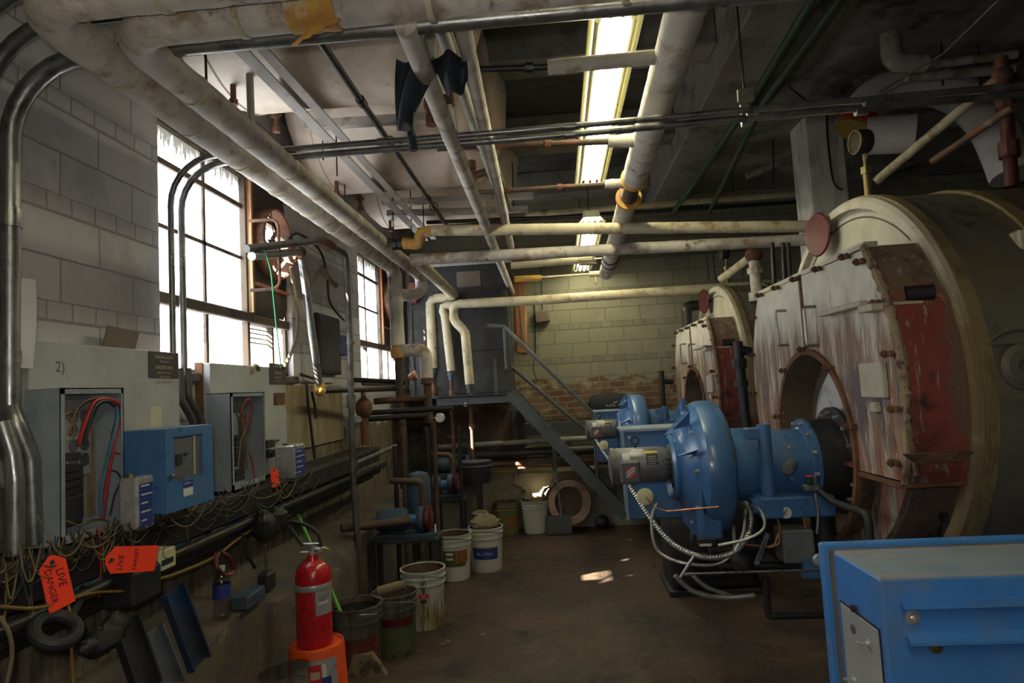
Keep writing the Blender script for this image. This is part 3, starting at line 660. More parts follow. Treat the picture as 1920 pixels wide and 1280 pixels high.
obj('hanger', MB().torus(a.lerp(b, .36), b-a, .03, .004, 14, 6).torus(a.lerp(b, .8), b-a, .03, .004, 14, 6), 'black_pipe', t)

# rag slung over the pipe
a, b = hp[0]
rp = at_pix(a, b, 150)
def rag(u, v, x0=-.1, x1=.06, dz=.26, nar=.5):
    w = (x1-x0)*(1-nar*v*v); xc = (x0+x1)/2
    return rp+V((xc+w*(u-.5)-.05*v, -.06+.035*math.sin(9*u+2*v)-.02*v, .06-dz*v*(1+.12*math.sin(5*u))))
t = thing('hanging_rag', 'dark plaid rag slung over a white pipe under the tanks', 'rag', at_pix(a, b, 170))
mb = MB(); mb.grid(rag, 18, 12); mb.grid(lambda u, v: rag(u, v, .03, .15, .15, .3)+V((.08*v, 0, 0)), 12, 8)
mb.grid(lambda u, v: rp+V((-.06+.16*u, -.05+.1*v, .055+.012*math.sin(9*u))), 10, 4)
mb.tube([U(765, 185, Y=2.75), U(768, 230, Y=2.75), U(776, 282, Y=2.75)], .016, n=8, bumps=.3, pitch=.03)
obj('cloth', mb, 'denim', t)

# ceiling lamps
def fixture(x0, x1, y0, y1, z, label):
    c = ((x0+x1)/2, y0, z); t = thing('fluorescent_fixture', label, 'ceiling lamp', c, 'fluorescent ceiling fixtures')
    w = .115; X0, X1 = c[0], (x0+x1)/2
    b = MB(); b.box((X0-.07, y0, z+.03), (X0+.07, y1, z+.09), .008)
    b.prism([(-w, -.012), (-.07, .032), (.07, .032), (w, -.012), (w-.004, -.012), (.066, .028), (-.066, .028), (-w+.004, -.012)], y1-y0, (X0, y1, z), (1, 0, 0), (0, 0, 1))
    obj('reflector', b, 'fixture', t)
    n = 4
    for i in range(n):
        xx = X0+(-.075+.05*i)
        lit = i in (1, 2)
        obj('tube', MB().cyl((xx, y0+.09, z-.012), (xx, y1-.09, z-.012), .0145, n=10), 'lamp' if lit else 'fixture', t)
        e_ = MB()
        for yy in (y0+.03, y1-.05): e_.cyl((xx, yy, z-.012), (xx, yy+.03, z-.012), .018, n=10)
        obj('lampholder', e_, 'tube_off', t)
    h = MB()
    for yy in (y0+.35, y1-.35): h.cyl((X0, yy, z+.09), (X0, yy, ZC), .004, n=6)
    obj('hanger_rod', h, 'black', t); return t
fixture(.333, .333, 2.53, 4.88, 3.07, 'near ceiling fixture with two lit fluorescent tubes')
fixture(.37, .37, 5.38, 7.66, 2.92, 'far ceiling fixture with lit fluorescent tubes above the back wall')
fill_fixture = fixture(.333, .333, -1.3, 1.0, 3.07, 'ceiling fixture behind the camera')  # lamp added out of view to brighten the near pipes

# white tanks hung under the ceiling
for i, (y, z, r, lb) in enumerate(((3.05, 3.66, .62, 'nearest white painted tank hung under the ceiling'), (4.5, 3.66, .62, 'second white painted tank under the ceiling, behind the nearest'),
                                   (5.98, 3.74, .6, 'farthest large white painted tank under the ceiling'))):
    t = thing('overhead_tank', lb, 'tank', (-1.0, y, z-r), 'white tanks under the ceiling')
    prof = [(0, -.78), (r*.45, -.75), (r*.8, -.66), (r*.96, -.56), (r, -.47), (r, .47), (r*.96, .56), (r*.8, .66), (r*.45, .75), (0, .78)]
    r2 = min(r, ZC-.02-z+.3)
    obj('tank_body', MB().lathe(prof, (-1.02, y, z), (1, 0, 0), 48), 'tank', t)
    obj('weld_seam', MB().torus((-.55, y, z), (1, 0, 0), r, .005, 48, 6).torus((-1.5, y, z), (1, 0, 0), r, .005, 48, 6), 'tank', t)
    obj('drain_nozzle', MB().cyl((-1.45, y-.15, z-r+.03), (-1.45, y-.15, z-r-.05), .014, n=8).cyl((-1.45, y-.15, z-r-.05), (-1.45, y-.15, z-r-.075), .022, n=6), 'rust', t)
# steel frame that carries them
def angle(name, a, b, w, lb, up=(0, 0, 1), side=(1, 0, 0)):
    a, b = V(a), V(b); t = .008; s_, u_ = V(side), V(up)
    mb = MB(); L = (b-a)
    mb.prism([(0, 0), (w, 0), (w, t), (t, t), (t, w), (0, w)], L.length, a, s_, u_, L.normalized())
    return one(name, mb, 'angle', lb, 'steel angle', loc=a)
a, b = U(422, 80, Z=2.99), U(792, 452, Z=2.99)
angle('support_beam', a, b, .06, 'long painted angle beam under the tanks on the wall side')
angle('support_beam', a+V((.085, 0, .01)), b+V((.085, 0, .01)), .05, 'second painted angle beam just right of the long one')
for (p, q, Y, lb) in (((570, 240), (835, 222), 3.72, 'angle crossbar under the nearest tank'), ((715, 384), (1000, 370), 5.28, 'upper angle crossbar under the middle tank'),
                      ((725, 404), (990, 396), 5.5, 'lower angle crossbar under the middle tank'), ((800, 500), (960, 490), 7.0, 'painted crossbar in front of the black tank')):
    angle('crossbar', U(*p, Y=Y), U(*q, Y=Y), .05, lb, (0, 0, 1), (0, 1, 0))
for (x, y0, y1, Y, r, m_, lb) in ((467, 108, 228, 2.85, .017, 'pipe_grey', 'short grey post between the mains and the angle beam'),):
    pipe('support_post', [U(x, y0, Y=Y), U(x+4, y1, Y=Y)], r, m_, lb, 'post')
for i, (x, y0, y1, Y) in enumerate(((385, 85, 160, 2.4), (604, 208, 300, 3.9), (630, 206, 330, 4.0), (645, 300, 380, 4.4), (736, 380, 448, 5.2), (770, 365, 450, 5.4), (793, 360, 436, 5.4), (826, 350, 420, 5.7), (962, 335, 400, 5.6))):
    pipe('hanger_rod', [U(x, y0, Y=Y)+V((0, 0, .15)), U(x+2, y1, Y=Y)], .005, 'black_pipe', 'thin black hanger rod among the pipes under the tanks', 'rod', group='hanger rods under the tanks', n=6)
for i, (x, y, Y, lb) in enumerate(((518, 215, 3.4, 'rusty drain valve under the nearest tank'), (675, 372, 5.0, 'rusty drain valve hanging left of the middle tank'), (733, 430, 6.0, 'small dark drain valve near the upper cream pipe'))):
    c = U(x, y, Y=Y); t = thing('drain_valve', lb, 'valve', c)
    obj('valve_body', MB().cyl(c+V((0, 0, .09)), c-V((0, 0, .07)), .013, n=8).sphere(c, .027).cyl(c-V((0, 0, .07)), c-V((0, 0, .1)), .022, n=6), 'rust', t)
    obj('handle', MB().box(c+V((-.035, -.006, -.01)), c+V((.035, .006, .0))), 'darkred', t)
# valves on the pipe under the tanks
for (x, y, Y, lb) in ((808, 195, 2.9, 'brown elbow valve behind the rag'), (885, 330, 4.1, 'round brown valve body between the stained pipes')):
    c = U(x, y, Y=Y); t = thing('pipe_valve', lb, 'valve', c)
    obj('valve_body', MB().sphere(c, .045, (.8, .8, 1.2)).cyl(c+V((0, 0, .05)), c+V((0, 0, .1)), .03, n=8).cyl(c-V((0, 0, .05)), c-V((0, 0, .1)), .03, n=8), 'rust', t)
    obj('bonnet', MB().cyl(c, c+V((.09, 0, .02)), .025, n=8).torus(c+V((.1, 0, .02)), (1, 0, .1), .035, .006, 16, 6), 'brown_pipe', t)

# conduit pair bent off the left wall and crossing the whole room
for (x, y, r, yy, lb) in ((325, 352, .014, 284, 'upper of the paired steel conduits crossing the room from the near window'), (345, 362, .016, 299, 'lower of the paired steel conduits crossing the room from the near window')):
    a = U(x, 690, X=-1.735); k = a.y; c = U(x-6 if x < 330 else x-2, 420, Y=k)
    q = U(960, yy-38, Y=k); zc = q.z
    t = thing('steel_conduit', lb, 'conduit', a)
    obj('pipe_body', MB().tube([a, (a.x, k, zc), (q.x, k, zc), (3.3, k, zc+.03)], r, .22, 12), 'galv', t)
    g = MB()
    for X in (-.75, .1, .9, 1.4): g.cyl((X, k, zc), (X+.05, k, zc), r*1.25, n=12)
    obj('coupling', g, 'galv', t)
t = thing('conduit_hanger', 'small clamp hanger holding the paired conduits near the concrete beam', 'hanger', U(1397, 200, Y=2.98))
obj('clamp', MB().box(U(1392, 236, Y=2.98), U(1402, 196, Y=3.0)).box(U(1385, 190, Y=2.98), U(1410, 168, Y=3.0)), 'galv', t)
obj('rod', MB().tube([U(1396, 180, Y=2.99), U(1396, 180, Y=2.99)+V((0, 0, .8))], .005, n=6), 'black', t)
# big conduits at the left edge
for (x, r, Yc, zt, dx, lb) in ((18, .029, 2.04, 2.71, 2.6, 'thick steel conduit rising at the left edge and bending over the room'),
                           (-30, .022, 1.98, 2.78, 2.6, 'upper dark conduit curving away at the top left corner'), (-75, .022, 1.90, 2.84, 2.6, 'outermost dark conduit curving at the top left corner')):
    a = U(x, 700, X=-1.73); k = a.y
    t = thing('steel_conduit', lb, 'conduit', a)
    obj('pipe_body', MB().tube([(a.x, k, 1.42), (a.x, k, zt), (dx, k+.02, zt+.01)], r, .26, 16), 'galv' if x > 0 else 'galv_dark', t)
    obj('coupling', MB().cyl((a.x, k, 2.16), (a.x, k, 2.22), r*1.16).cyl((a.x, k, 1.72), (a.x, k, 1.76), r*1.1), 'galv', t)
k0 = U(18, 760, X=-1.73)
pipe('steel_conduit', [k0, U(30, 790, X=-1.70), U(58, 860, X=-1.68), U(65, 1020, X=-1.68)], .027, 'galv', 'thick steel conduit kinked toward the grey panel at the left edge', 'conduit', fil=.08)
pipe('steel_conduit', [U(3, 790, X=-1.71), U(22, 850, X=-1.69), U(28, 900, X=-1.68), U(28, 1040, X=-1.68)], .026, 'galv', 'kinked steel conduit at the extreme left, left of the grey panel', 'conduit', fil=.08)
for (p, lb) in ((((337, 690), (340, 750), (362, 790), (366, 830)), 'left short bent conduit dropping behind the blue control box'), (((352, 690), (354, 745), (378, 790), (382, 830)), 'right short bent conduit dropping behind the blue control box')):
    pipe('steel_conduit', [U(*q, X=-1.735) for q in p], .017, 'galv_dark', lb, 'conduit', fil=.06)

# green conduits and wires on the right-hand ceiling
for (x0, x1, x2, lb) in ((1528, 1408, 1262, 'left green conduit under the concrete beam'), (1582, 1432, 1330, 'right green conduit under the concrete beam')):
    a, b = U(x0, -10, Z=3.3), U(x1, 190, Z=3.3); c = U(x2, 398, Y=6.3)
    pipe('green_conduit', [a, b, c], .023, 'green', lb, 'conduit', fil=.1)
pipe('cable', [U(1588, 10, Y=2.6), U(1510, 135, Y=3.6), U(1478, 150, Y=4.0), U(1482, 165, Y=4.6), U(1510, 186, Y=4.88)], .006, 'wire_black', 'black cable looping down beside the green conduits to the column', 'cable', smooth=True, n=6)
pipe('cable', [U(1550, 200, Y=4.985), U(1553, 270, Y=4.985), U(1563, 340, Y=4.985), U(1580, 356, Y=4.985)], .008, 'wire_black', 'black cable running down the concrete column', 'cable', smooth=True, n=6)
pipe('cable', [U(1905, -30, Y=2.0), U(1770, 100, Y=2.6), U(1650, 172, Y=3.4)], .005, 'wire_black', 'black cable slanting across the ceiling at top right', 'cable', n=6)
for i, (x, y0, y1, Y) in enumerate(((1374, 60, 235, 5.0), (1448, 200, 345, 5.5), (1765, 80, 160, 4.2), (1835, 85, 160, 4.2), (1372, 300, 360, 6.0))):
    pipe('hanger_rod', [U(x, y0, Y=Y), U(x+3, y1, Y=Y)], .006, 'black_pipe', 'thin rod hanging from the ceiling near the column and ducts', 'rod', group='hanger rods on the right', n=6)
# drain elbow and pipes at the upper right
pipe('drain_elbow', [U(1668, 65, Y=3.9), U(1672, 118, Y=3.9), U(1735, 118, Y=3.9)], .055, 'pipe_grey', 'white drain elbow poking out of the stained ceiling', fil=.06)
pipe('ceiling_pipe', [U(1735, 122, Y=3.9), U(1905, 102, Y=3.9)], .025, 'pipe_grey', 'thin grey pipe running right from the drain elbow')
pipe('ceiling_pipe', [U(1700, 145, Y=4.1), U(1900, 130, Y=4.1)], .03, 'pipe_grey', 'second grey pipe below the drain elbow')
t = thing('flue_duct', 'white jacketed duct arching above the near boiler', 'duct', U(1700, 200, Y=4.5))
obj('duct_arch', MB().tube([U(1600, 245, Y=4.5), U(1640, 185, Y=4.5), U(1720, 160, Y=4.5), U(1800, 180, Y=4.5), U(1860, 240, Y=4.4), U(1900, 330, Y=4.3)], .13, n=24, smooth=True), 'duct', t)
obj('duct_branch', MB().tube([U(1625, 255, Y=4.3), U(1715, 250, Y=4.2)], .12, n=24), 'duct', t)
obj('coloured_band', MB().tube([U(1606, 240, Y=4.46), U(1616, 222, Y=4.46)], .134, n=24), 'label_red', t)
obj('yellow_band', MB().tube([U(1603, 246, Y=4.46), U(1606, 240, Y=4.46)], .134, n=24), 'wire_yellow', t)
pipe('iron_pipe', [U(1760, 410, Y=3.4)+V((0, 0, .3)), U(1900, 200, Y=2.9)], .018, 'brown_pipe', 'dark brown pipe behind the bright slanting pipe over the near boiler')
pipe('iron_pipe', [U(1400, 330, Y=5.6), U(1500, 290, Y=5.6)], .03, 'pipe_grey', 'short grey pipe going into the column side')
for (x, lb) in ((1448, 'leftmost'), (1468, 'middle'), (1478, 'rightmost')):
    pipe('iron_pipe', [U(x, 455, Y=5.0), U(x+4, 535, Y=5.0)], .016, 'black_pipe', lb+' of three upright black pipes left of the near boiler doors')
# ------------------------------------------------------------------ boilers and burners
Y0, Z0 = 3.63, 1.46
def circ(r, a0, a1, n, c=(0, 0)): return [(c[0]+r*math.cos(a0+(a1-a0)*i/n), c[1]+r*math.sin(a0+(a1-a0)*i/n)) for i in range(n+1)]
EY, EZ, EX = (0, 1, 0), (0, 0, 1), (1, 0, 0)
def boiler(label):
    t = thing('boiler', label, 'boiler', (3.6, Y0, 0), 'fire-tube boilers')
    o = (0, Y0, Z0)
    obj('shell', MB().lathe([(0, 6.05), (.97, 6.05), (.99, 6.0), (.99, 1.670), (0, 1.670)], o, EX, 72), 'boiler_shell', t)
    b = MB(); b.ring((2.05, Y0, Z0), EX, 1.005, .98, .06, 72).ring((3.4, Y0, Z0), EX, 1.005, .98, .06, 72); obj('shell_band', b, 'ochre', t)
    obj('flange_ring', MB().lathe([(.945, 1.590), (.985, 1.590), (1.0, 1.605), (1.0, 1.650), (.98, 1.670), (.945, 1.660), (.945, 1.590)], o, EX, 80, caps=False), 'ring_paint', t)
    obj('flange_rim', MB().lathe([(1.0, 1.630), (1.01, 1.630), (1.01, 1.680), (.98, 1.700)], o, EX, 80, caps=False), 'ochre', t)
    # face: cream above the doors, sooty brown below
    zt, zb = .625, -.37                    # chords of the door casing, from the centre
    a = math.asin(zt/.95)
    obj('upper_face', MB().prism(circ(.95, a, PI-a, 40), .03, (1.630, Y0, Z0), EY, EZ, EX), 'boiler_cream', t)
    obj('lower_face', MB().prism(circ(.95, PI-a, 2*PI+a, 60), .03, (1.635, Y0, Z0), EY, EZ, EX), 'boiler_brown', t)
    mb = MB(); mb.torus((1.630, Y0, Z0), EX, .9, .005, 40, 6, (-.75, .75), EZ); obj('scribed_seam', mb, 'boiler_shell', t)
    # door casing: clipped disc
    Rc = .965
    at, ab = math.asin(zt/Rc), math.asin(zb/Rc)
    near = circ(Rc, PI-at, PI-ab, 24); far = circ(Rc, ab, at, 24)
    side = near+far
    mb = MB(); inner = [(x*.96, z*.96) for x, z in side]
    for P_, Q_ in ((1.38, 1.630),):
        bm = mb.bm; lo = [[bm.verts.new(V((X_, Y0+x, Z0+z))) for x, z in L_] for X_, L_ in ((P_, side), (Q_, side), (Q_, inner), (P_, inner))]
        n_ = len(side)
        for A_, B_ in zip(lo, lo[1:]+lo[:1]):
            for i in range(n_): bm.faces.new((A_[i], A_[(i+1) % n_], B_[(i+1) % n_], B_[i]))
    obj('door_casing', mb, 'boiler_red', t)
    # two doors with a round hole for the furnace
    hc = (-.02, -.29); hr = .48
    def dpoly(sgn):
        x_at = lambda z: math.sqrt(max(0, Rc*Rc-z*z))-.01
        zt2, zb2 = zt-.01, zb+.005
        half = circ(Rc-.01, math.asin(zb2/Rc), math.asin(zt2/Rc), 18)
        outer = [(sgn*x, z) for x, z in half]                       # bottom to top along the arc
        hole = [(hc[0]+hr*math.cos(q), hc[1]+hr*math.sin(q)) for q in [PI/2-(i/14)*(PI/2+math.asin(.05/hr)) for i in range(15)]]
        hole = [(hc[0]+sgn*(x-hc[0]), z) for x, z in hole]          # top to bottom along the hole
        hole = [h for h in hole if h[1] > zb2]
        return [(sgn*.006+hc[0], zt2)]+[(sgn*.006+hc[0], hc[1]+hr)]+hole[1:]+[(hole[-1][0], zb2)]+outer
    for s_, lb in ((1, 'far'), (-1, 'near')):
        d = obj('door', MB().prism(dpoly(s_), .028, (1.352, Y0, Z0), EY, EZ, EX, ), 'boiler_door', t)
        y = hc[0]+(.26 if s_ > 0 else -.17); zc_ = .33 if s_ < 0 else .36
        hb = V((1.352, Y0+y, Z0+zc_))
        obj('handle', MB().tube([hb+V((0, 0, -.1)), hb+V((-.06, 0, -.1)), hb+V((-.06, 0, .1)), hb+V((0, 0, .1))], .008, .01, 8), 'galv', d)
    obj('centre_strip', MB().box((1.343, Y0+hc[0]-.012, Z0+hc[1]+hr), (1.352, Y0+hc[0]+.012, Z0+zt)), 'rust', t)
    g = MB(); pts = [V((1.36, Y0+x, Z0+z)) for x, z in near]; g.tube(pts, .018, 0, 8, bumps=.35, pitch=.02)
    obj('gasket', g, 'rope', t)
    obj('top_lip', MB().box((1.36, Y0-.74, Z0+zt-.004), (1.42, Y0+.74, Z0+zt+.02)), 'boiler_cream', t)
    # dogs around the doors
    dog = []
    for k in range(5): dog.append((-.62+.31*k, zt-.02, 0))
    for k in range(5): x, z = near[2+5*k if 2+5*k < 24 else 23]; dog.append((x+.03, z, 1))
    for k in range(4): x, z = far[2+6*k]; dog.append((x-.03, z, 1))
    for k in range(5): q = PI*.08+k*PI*.21; dog.append((hc[0]+(hr+.03)*math.cos(q), hc[1]+(hr+.03)*math.sin(q), 1))
    for x, z, k in dog:
        mb = MB(); c_ = V((1.35, Y0+x, Z0+z)); mb.cyl(c_+V((.02, 0, 0)), c_-V((.05, 0, 0)), .008, n=8).box(c_+V((-.03, -.03, -.012)), c_+V((-.012, .03, .012)), .003).cyl(c_-V((.03, 0, 0)), c_-V((.042, 0, 0)), .016, n=6)
        obj('clamp', mb, 'rust' if k else 'brown_pipe', t)
    # furnace front
    fy, fz = Y0+hc[0], Z0+hc[1]
    obj('furnace_collar', MB().lathe([(hr+.03, 1.335), (hr+.03, 1.36), (hr, 1.36), (hr, 1.335), (hr+.03, 1.335)], (0, fy, fz), EX, 60, caps=False, ), 'rust', t)
    obj('furnace_throat', MB().lathe([(hr, 1.345), (hr-.01, 1.52), (hr-.06, 1.54)], (0, fy, fz), EX, 60, caps=False), 'frame', t)
    obj('refractory_front', MB().lathe([(.01, 1.49), (.3, 1.495), (hr-.1, 1.505), (hr-.05, 1.54)], (0, fy, fz), EX, 60), 'refract', t)
    # lower drum under the doors
    low = [(x, z) for x, z in circ(.86, PI+.50, 2*PI-.50, 30)]
    obj('lower_drum', MB().prism(low, .25, (1.46, Y0, Z0), EY, EZ, EX), 'boiler_brown', t)
    obj('lower_front', MB().prism([(x*.985, z*.99) for x, z in low], .02, (1.44, Y0, Z0), EY, EZ, EX), 'boiler_door_low', t)
    obj('drum_hole', MB().lathe([(.09, 0), (.09, .02), (.06, .025), (.06, 0)], (1.625, Y0-.62, Z0-.6), (-1, -.0, 0), 20, caps=False).lathe([(.06, 0), (0, 0)], (1.630, Y0-.62, Z0-.6), (-1, 0, 0), 20, caps=False), 'black_iron', t)
    # hinge arms
    yn = Y0-.86
    mb = MB(); c_ = V((1.30, yn, Z0+.42))
    mb.box((1.29, Y0-.80, Z0+.36), (1.33, Y0-.36, Z0+.385), .004).box((1.29, Y0-.90, Z0+.33), (1.5, Y0-.78, Z0+.36), .004); obj('upper_hinge_arm', mb, 'boiler_cream', t)
    mb = MB(); mb.cyl((1.44, Y0-.88, Z0+.39), (1.54, Y0-.9, Z0+.39), .032, n=20); obj('hinge_pin_cap', mb, 'black', t)
    mb = MB(); mb.prism([(0, 0), (.12, 0), (.05, -.17), (0, -.13)], .02, (1.38, Y0-.88, Z0+.34), EX, EZ); obj('hinge_bracket', mb, 'boiler_cream', t)
    mb = MB(); mb.prism([(0, 0), (.24, 0), (.2, -.03), (.04, -.035)], .05, (1.31, Y0-.99, Z0-.24), EX, EZ).cyl((1.37, Y0-.97, Z0-.2), (1.37, Y0-.97, Z0-.33), .012, n=10); obj('lower_hinge_bracket', mb, 'rust', t)
    mb = MB(); mb.box((1.345, Y0-.90, Z0+zb-.02), (1.62, Y0-.86, Z0+zb), .003).box((1.345, Y0-.9, Z0+zb-.02), (1.36, Y0-.5, Z0+zb)); obj('bottom_lip', mb, 'rust', t)
    h = obj('hatch_cover', MB().box((1.325, Y0-.86, Z0-.03), (1.352, Y0-.66, Z0+.12), .006), 'boiler_cream', t)
    obj('bolt', MB().box((1.325, Y0-.78, Z0-.09), (1.352, Y0-.73, Z0-.05), .004), 'boiler_cream', t)
    # gauge, relief pipework, valve wheel
    gx = U(1628, 360, Y=Y0).x
    stem = V((gx, Y0, Z0+1.04))
    obj('gauge_stem', MB().cyl(stem, stem+V((0, 0, .12)), .02).cyl(stem+V((0, 0, .12)), stem+V((0, 0, .26)), .011).cyl(stem+V((0, 0, .12)), stem+V((0, 0, .16)), .03, n=6).torus(stem+V((0, 0, .22)), (1, 0, 0), .02, .006, 16, 6), 'brass', t)
    gc = U(1611, 266, Y=Y0-.02)
    gb = obj('gauge', MB().lathe([(.0, .05), (.06, .05), (.066, .04), (.066, -.02), (.06, -.03)], gc, (1, .1, 0), 28, caps=False), 'black', t)
    obj('dial', MB().lathe([(.06, -.022), (0, -.022)], gc, (1, .1, 0), 28, caps=False), 'gauge_olive', gb)
    obj('bezel', MB().torus(gc-V((1, .1, 0)).normalized()*.025, (1, .1, 0), .062, .006, 28, 8), 'brass', gb)
    wc = U(1533, 440, Y=Y0+.2)
    hw = obj('valve_wheel', MB().lathe([(.0, .0), (.12, .008), (.128, 0), (.12, -.008), (0, -.01)], wc, (1, .15, 0), 32), 'pump_red', t)
    obj('valve_stem', MB().tube([wc, wc+V((.12, -.0, -.0))], .014), 'brown_pipe', t)
    obj('saddle', MB().prism([(-.8, -1.5), (.8, -1.5), (.7, -.9), (.5, -.93), (0, -1.02), (-.5, -.93), (-.7, -.9)], .3, (2.1, Y0, Z0), EY, EZ, EX).prism([(-.8, -1.5), (.8, -1.5), (.7, -.9), (.5, -.93), (0, -1.02), (-.5, -.93), (-.7, -.9)], .3, (4.8, Y0, Z0), EY, EZ, EX), 'black_iron', t)
    # manhole on the shell
    hx = U(1918, 690, Y=Y0-.985).x
    obj('handhole', MB().lathe([(.0, .0), (.03, .01), (.035, .03), (.07, .03), (.09, .015), (.1, -.02)], (hx, Y0-.985, 1.53), (0, -1, 0), 28), 'boiler_shell', t)
    obj('handhole_frame', MB().torus((hx, Y0-.975, 1.53), (0, 1, 0), .15, .012, 32, 8), 'boiler_shell', t)
    obj('lagging_seam', MB().box((1.66, Y0-1.0, 1.62), (3.0, Y0-.97, 1.628)), 'boiler_shell', t)
    px_ = U(1912, 455, Y=Y0-.78); obj('shell_patch', MB().box((px_.x-.03, Y0-.82, px_.z-.07), (px_.x+.1, Y0-.74, px_.z+.05), .01), 'boiler_cream', t)
    return t
B1 = boiler('near boiler with flaking white doors and a red side, at the right')

def relief(p, q, r_, lo, Y, m_, lb):
    a, b, c = U(*p, Y=Y), U(*q, Y=Y-.35), U(*lo, Y=Y-.35)
    t = thing('relief_pipe', lb, 'pipe', a)
    obj('pipe_body', MB().tube([a, b], r_, 0, 16), 'pipe_cream', t)
    obj('elbow_fitting', MB().sphere(b, r_*1.9, u=14).cyl(b, b+V((0, 0, r_*3.6)), r_*1.3, n=12), 'rust', t)
    u = (c-b).normalized(); obj('riser', MB().tube([b, c], r_*1.25, 0, 14).cyl(b+u*.12, b+u*.17, r_*1.8, n=8).cyl(b+u*.34, b+u*.42, r_*1.9, n=8), m_, t)
relief((1641, 341), (1880, 140), .024, (1898, 350), Y0, 'darkred', 'bright slanting pipe above the near boiler with a dark red riser')
relief((1352, 524), (1413, 478), .04, (1419, 548), 6.3, 'pipe_white', 'short slanting cream pipe and white upright stub above the far boiler')

YC, ZB = 3.56, 1.09
def burner(label):
    t = thing('burner', label, 'burner', (.8, YC, ZB), 'blue gas burners')
    o = (0, YC, ZB)
    # blower housing with its rounded rim
    obj('blower_housing', MB().lathe([(.13, .64), (.17, .635), (.235, .665), (.265, .70), (.275, .71), (.31, .72), (.335, .74), (.345, .775), (.343, .83), (.33, .86), (.30, .88), (.2, .885), (0, .885)], o, EX, 64, caps=False), 'blue', t)
    obj('inlet_cone', MB().lathe([(.12, .62), (.16, .60), (.175, .615), (.17, .66), (.13, .67)], o, EX, 40, caps=False), 'blue', t)
    mb = MB(); mb.prism([(-.27, -.33), (.2, -.33), (.24, 0), (.2, .22), (.1, .33), (-.02, .36), (-.02, .30), (-.16, .22), (-.27, 0)], .02, (.69, YC, ZB), EY, EZ, EX)
    mb.box((.70, YC-.25, ZB-.33), (.80, YC+.2, ZB-.2), .01)
    obj('mounting_plate', mb, 'blue', t)
    for k in range(5):
        q = PI*.12+k*PI*.22
        cy, cz = YC-math.cos(q)*.26, ZB+math.sin(q)*.26
        n_ = V((0, -math.cos(q), math.sin(q)))
        mb = MB(); mb.prism([(0, 0), (-.085, -.02), (0, .085)], .006, (.70, cy, cz), EX, n_); obj('gusset', mb, 'blue', t)
    b = MB()
    for k in range(9):
        q = k*2*PI/9+.3; b.cyl((.68, YC+math.cos(q)*.3*.95, ZB+math.sin(q)*.3*.95), (.70, YC+math.cos(q)*.285, ZB+math.sin(q)*.285), .008, n=6)
    obj('bolts', b, 'chrome', t)
    # burner tube, flange, hinge
    obj('burner_tube', MB().lathe([(.15, .88), (.19, .90), (.19, 1.0), (.15, 1.01)], o, EX, 48).lathe([(.172, 1.005), (.172, 1.275), (.178, 1.28), (.178, 1.31)], o, EX, 48), 'blue', t)
    mb = MB(); mb.lathe([(.0, 1.30), (.222, 1.30), (.222, 1.315), (0, 1.315)], o, EX, 48); obj('tube_flange', mb, 'blue', t)
    b = MB()
    for k in range(12):
        q = k*PI/6+.2
        b.cyl((1.28, YC+math.cos(q)*.205, ZB+math.sin(q)*.205), (1.31, YC+math.cos(q)*.205, ZB+math.sin(q)*.205), .009, n=6)
    for q in (2.6, 3.5, 4.2): b.cyl((1.18, YC+math.cos(q)*.17, ZB+math.sin(q)*.17), (1.18, YC+math.cos(q)*.182, ZB+math.sin(q)*.182), .008, n=6)
    obj('bolts', b, 'chrome', t)
    obj('sight_tube', MB().cyl((1.19, YC-.165, ZB+.01), (1.13, YC-.26, ZB+.0), .026, n=16), 'motor', t)
    mb = MB(); yh = YC-.25; mb.cyl((1.035, yh, ZB-.21), (1.035, yh, ZB+.22), .032, n=20).box((.95, yh-.02, ZB+.15), (1.035, yh+.06, ZB+.205), .005).box((.95, yh-.02, ZB-.205), (1.035, yh+.06, ZB-.14), .005)
    obj('hinge_frame', mb, 'blue', t)
    obj('bottom_channel', MB().box((.98, YC-.3, ZB-.23), (1.33, YC-.1, ZB-.13), .008), 'blue', t)
    mb = MB(); mb.lathe([(0, 1.316), (.215, 1.316), (.216, 1.45), (.222, 1.455), (.275, 1.457), (.275, 1.478), (0, 1.478)], o, EX, 56); 
    obj('air_adapter', mb, 'black_iron', t)
    b = MB()
    for k in range(16):
        q = k*PI/8; b.cyl((1.435, YC+math.cos(q)*.247, ZB+math.sin(q)*.247), (1.46, YC+math.cos(q)*.247, ZB+math.sin(q)*.247), .009, n=6)
    obj('flange_bolts', b, 'chrome', t)
    # motor
    mz = ZB+.02
    mt = obj('motor', MB().lathe([(.0, .285), (.05, .285), (.085, .295), (.094, .31), (.094, .56), (.088, .585), (.07, .60), (.105, .605), (.11, .62), (.11, .64), (0, .64)], (0, YC, mz), EX, 40), 'motor', t)
    f = MB()
    for k in range(10):
        q = PI*.9+k*PI*.08; f.box((.57, YC+math.cos(q)*.092, mz+math.sin(q)*.092), (.6, YC+math.cos(q)*.1+.004, mz+math.sin(q)*.1+.006))
    obj('cooling_slots', f, 'black', mt)
    obj('end_band', MB().ring((.3, YC, mz), EX, .098, .09, .012, 40), 'wire_tan', mt)
    jb = obj('junction_box', MB().box((.33, YC-.15, mz-.075), (.435, YC-.07, mz+.04), .01), 'dark_grey', mt)
    lx, lz, ly = .36, mz-.045, YC-.1515
    sg = MB().box((lx, ly-.0012, lz), (lx+.046, ly+.002, lz+.054)); obj('maker_label', sg, 'label_white', mt)
    r_ = MB(); r_.prism([(0, .03), (.03, .054), (0, .054)], .001, (lx, ly-.0014, lz), EX, EZ, (0, -1, 0))
    r_.prism([(.012, 0), (.046, 0), (.046, .028)], .001, (lx, ly-.0014, lz), EX, EZ, (0, -1, 0)); 
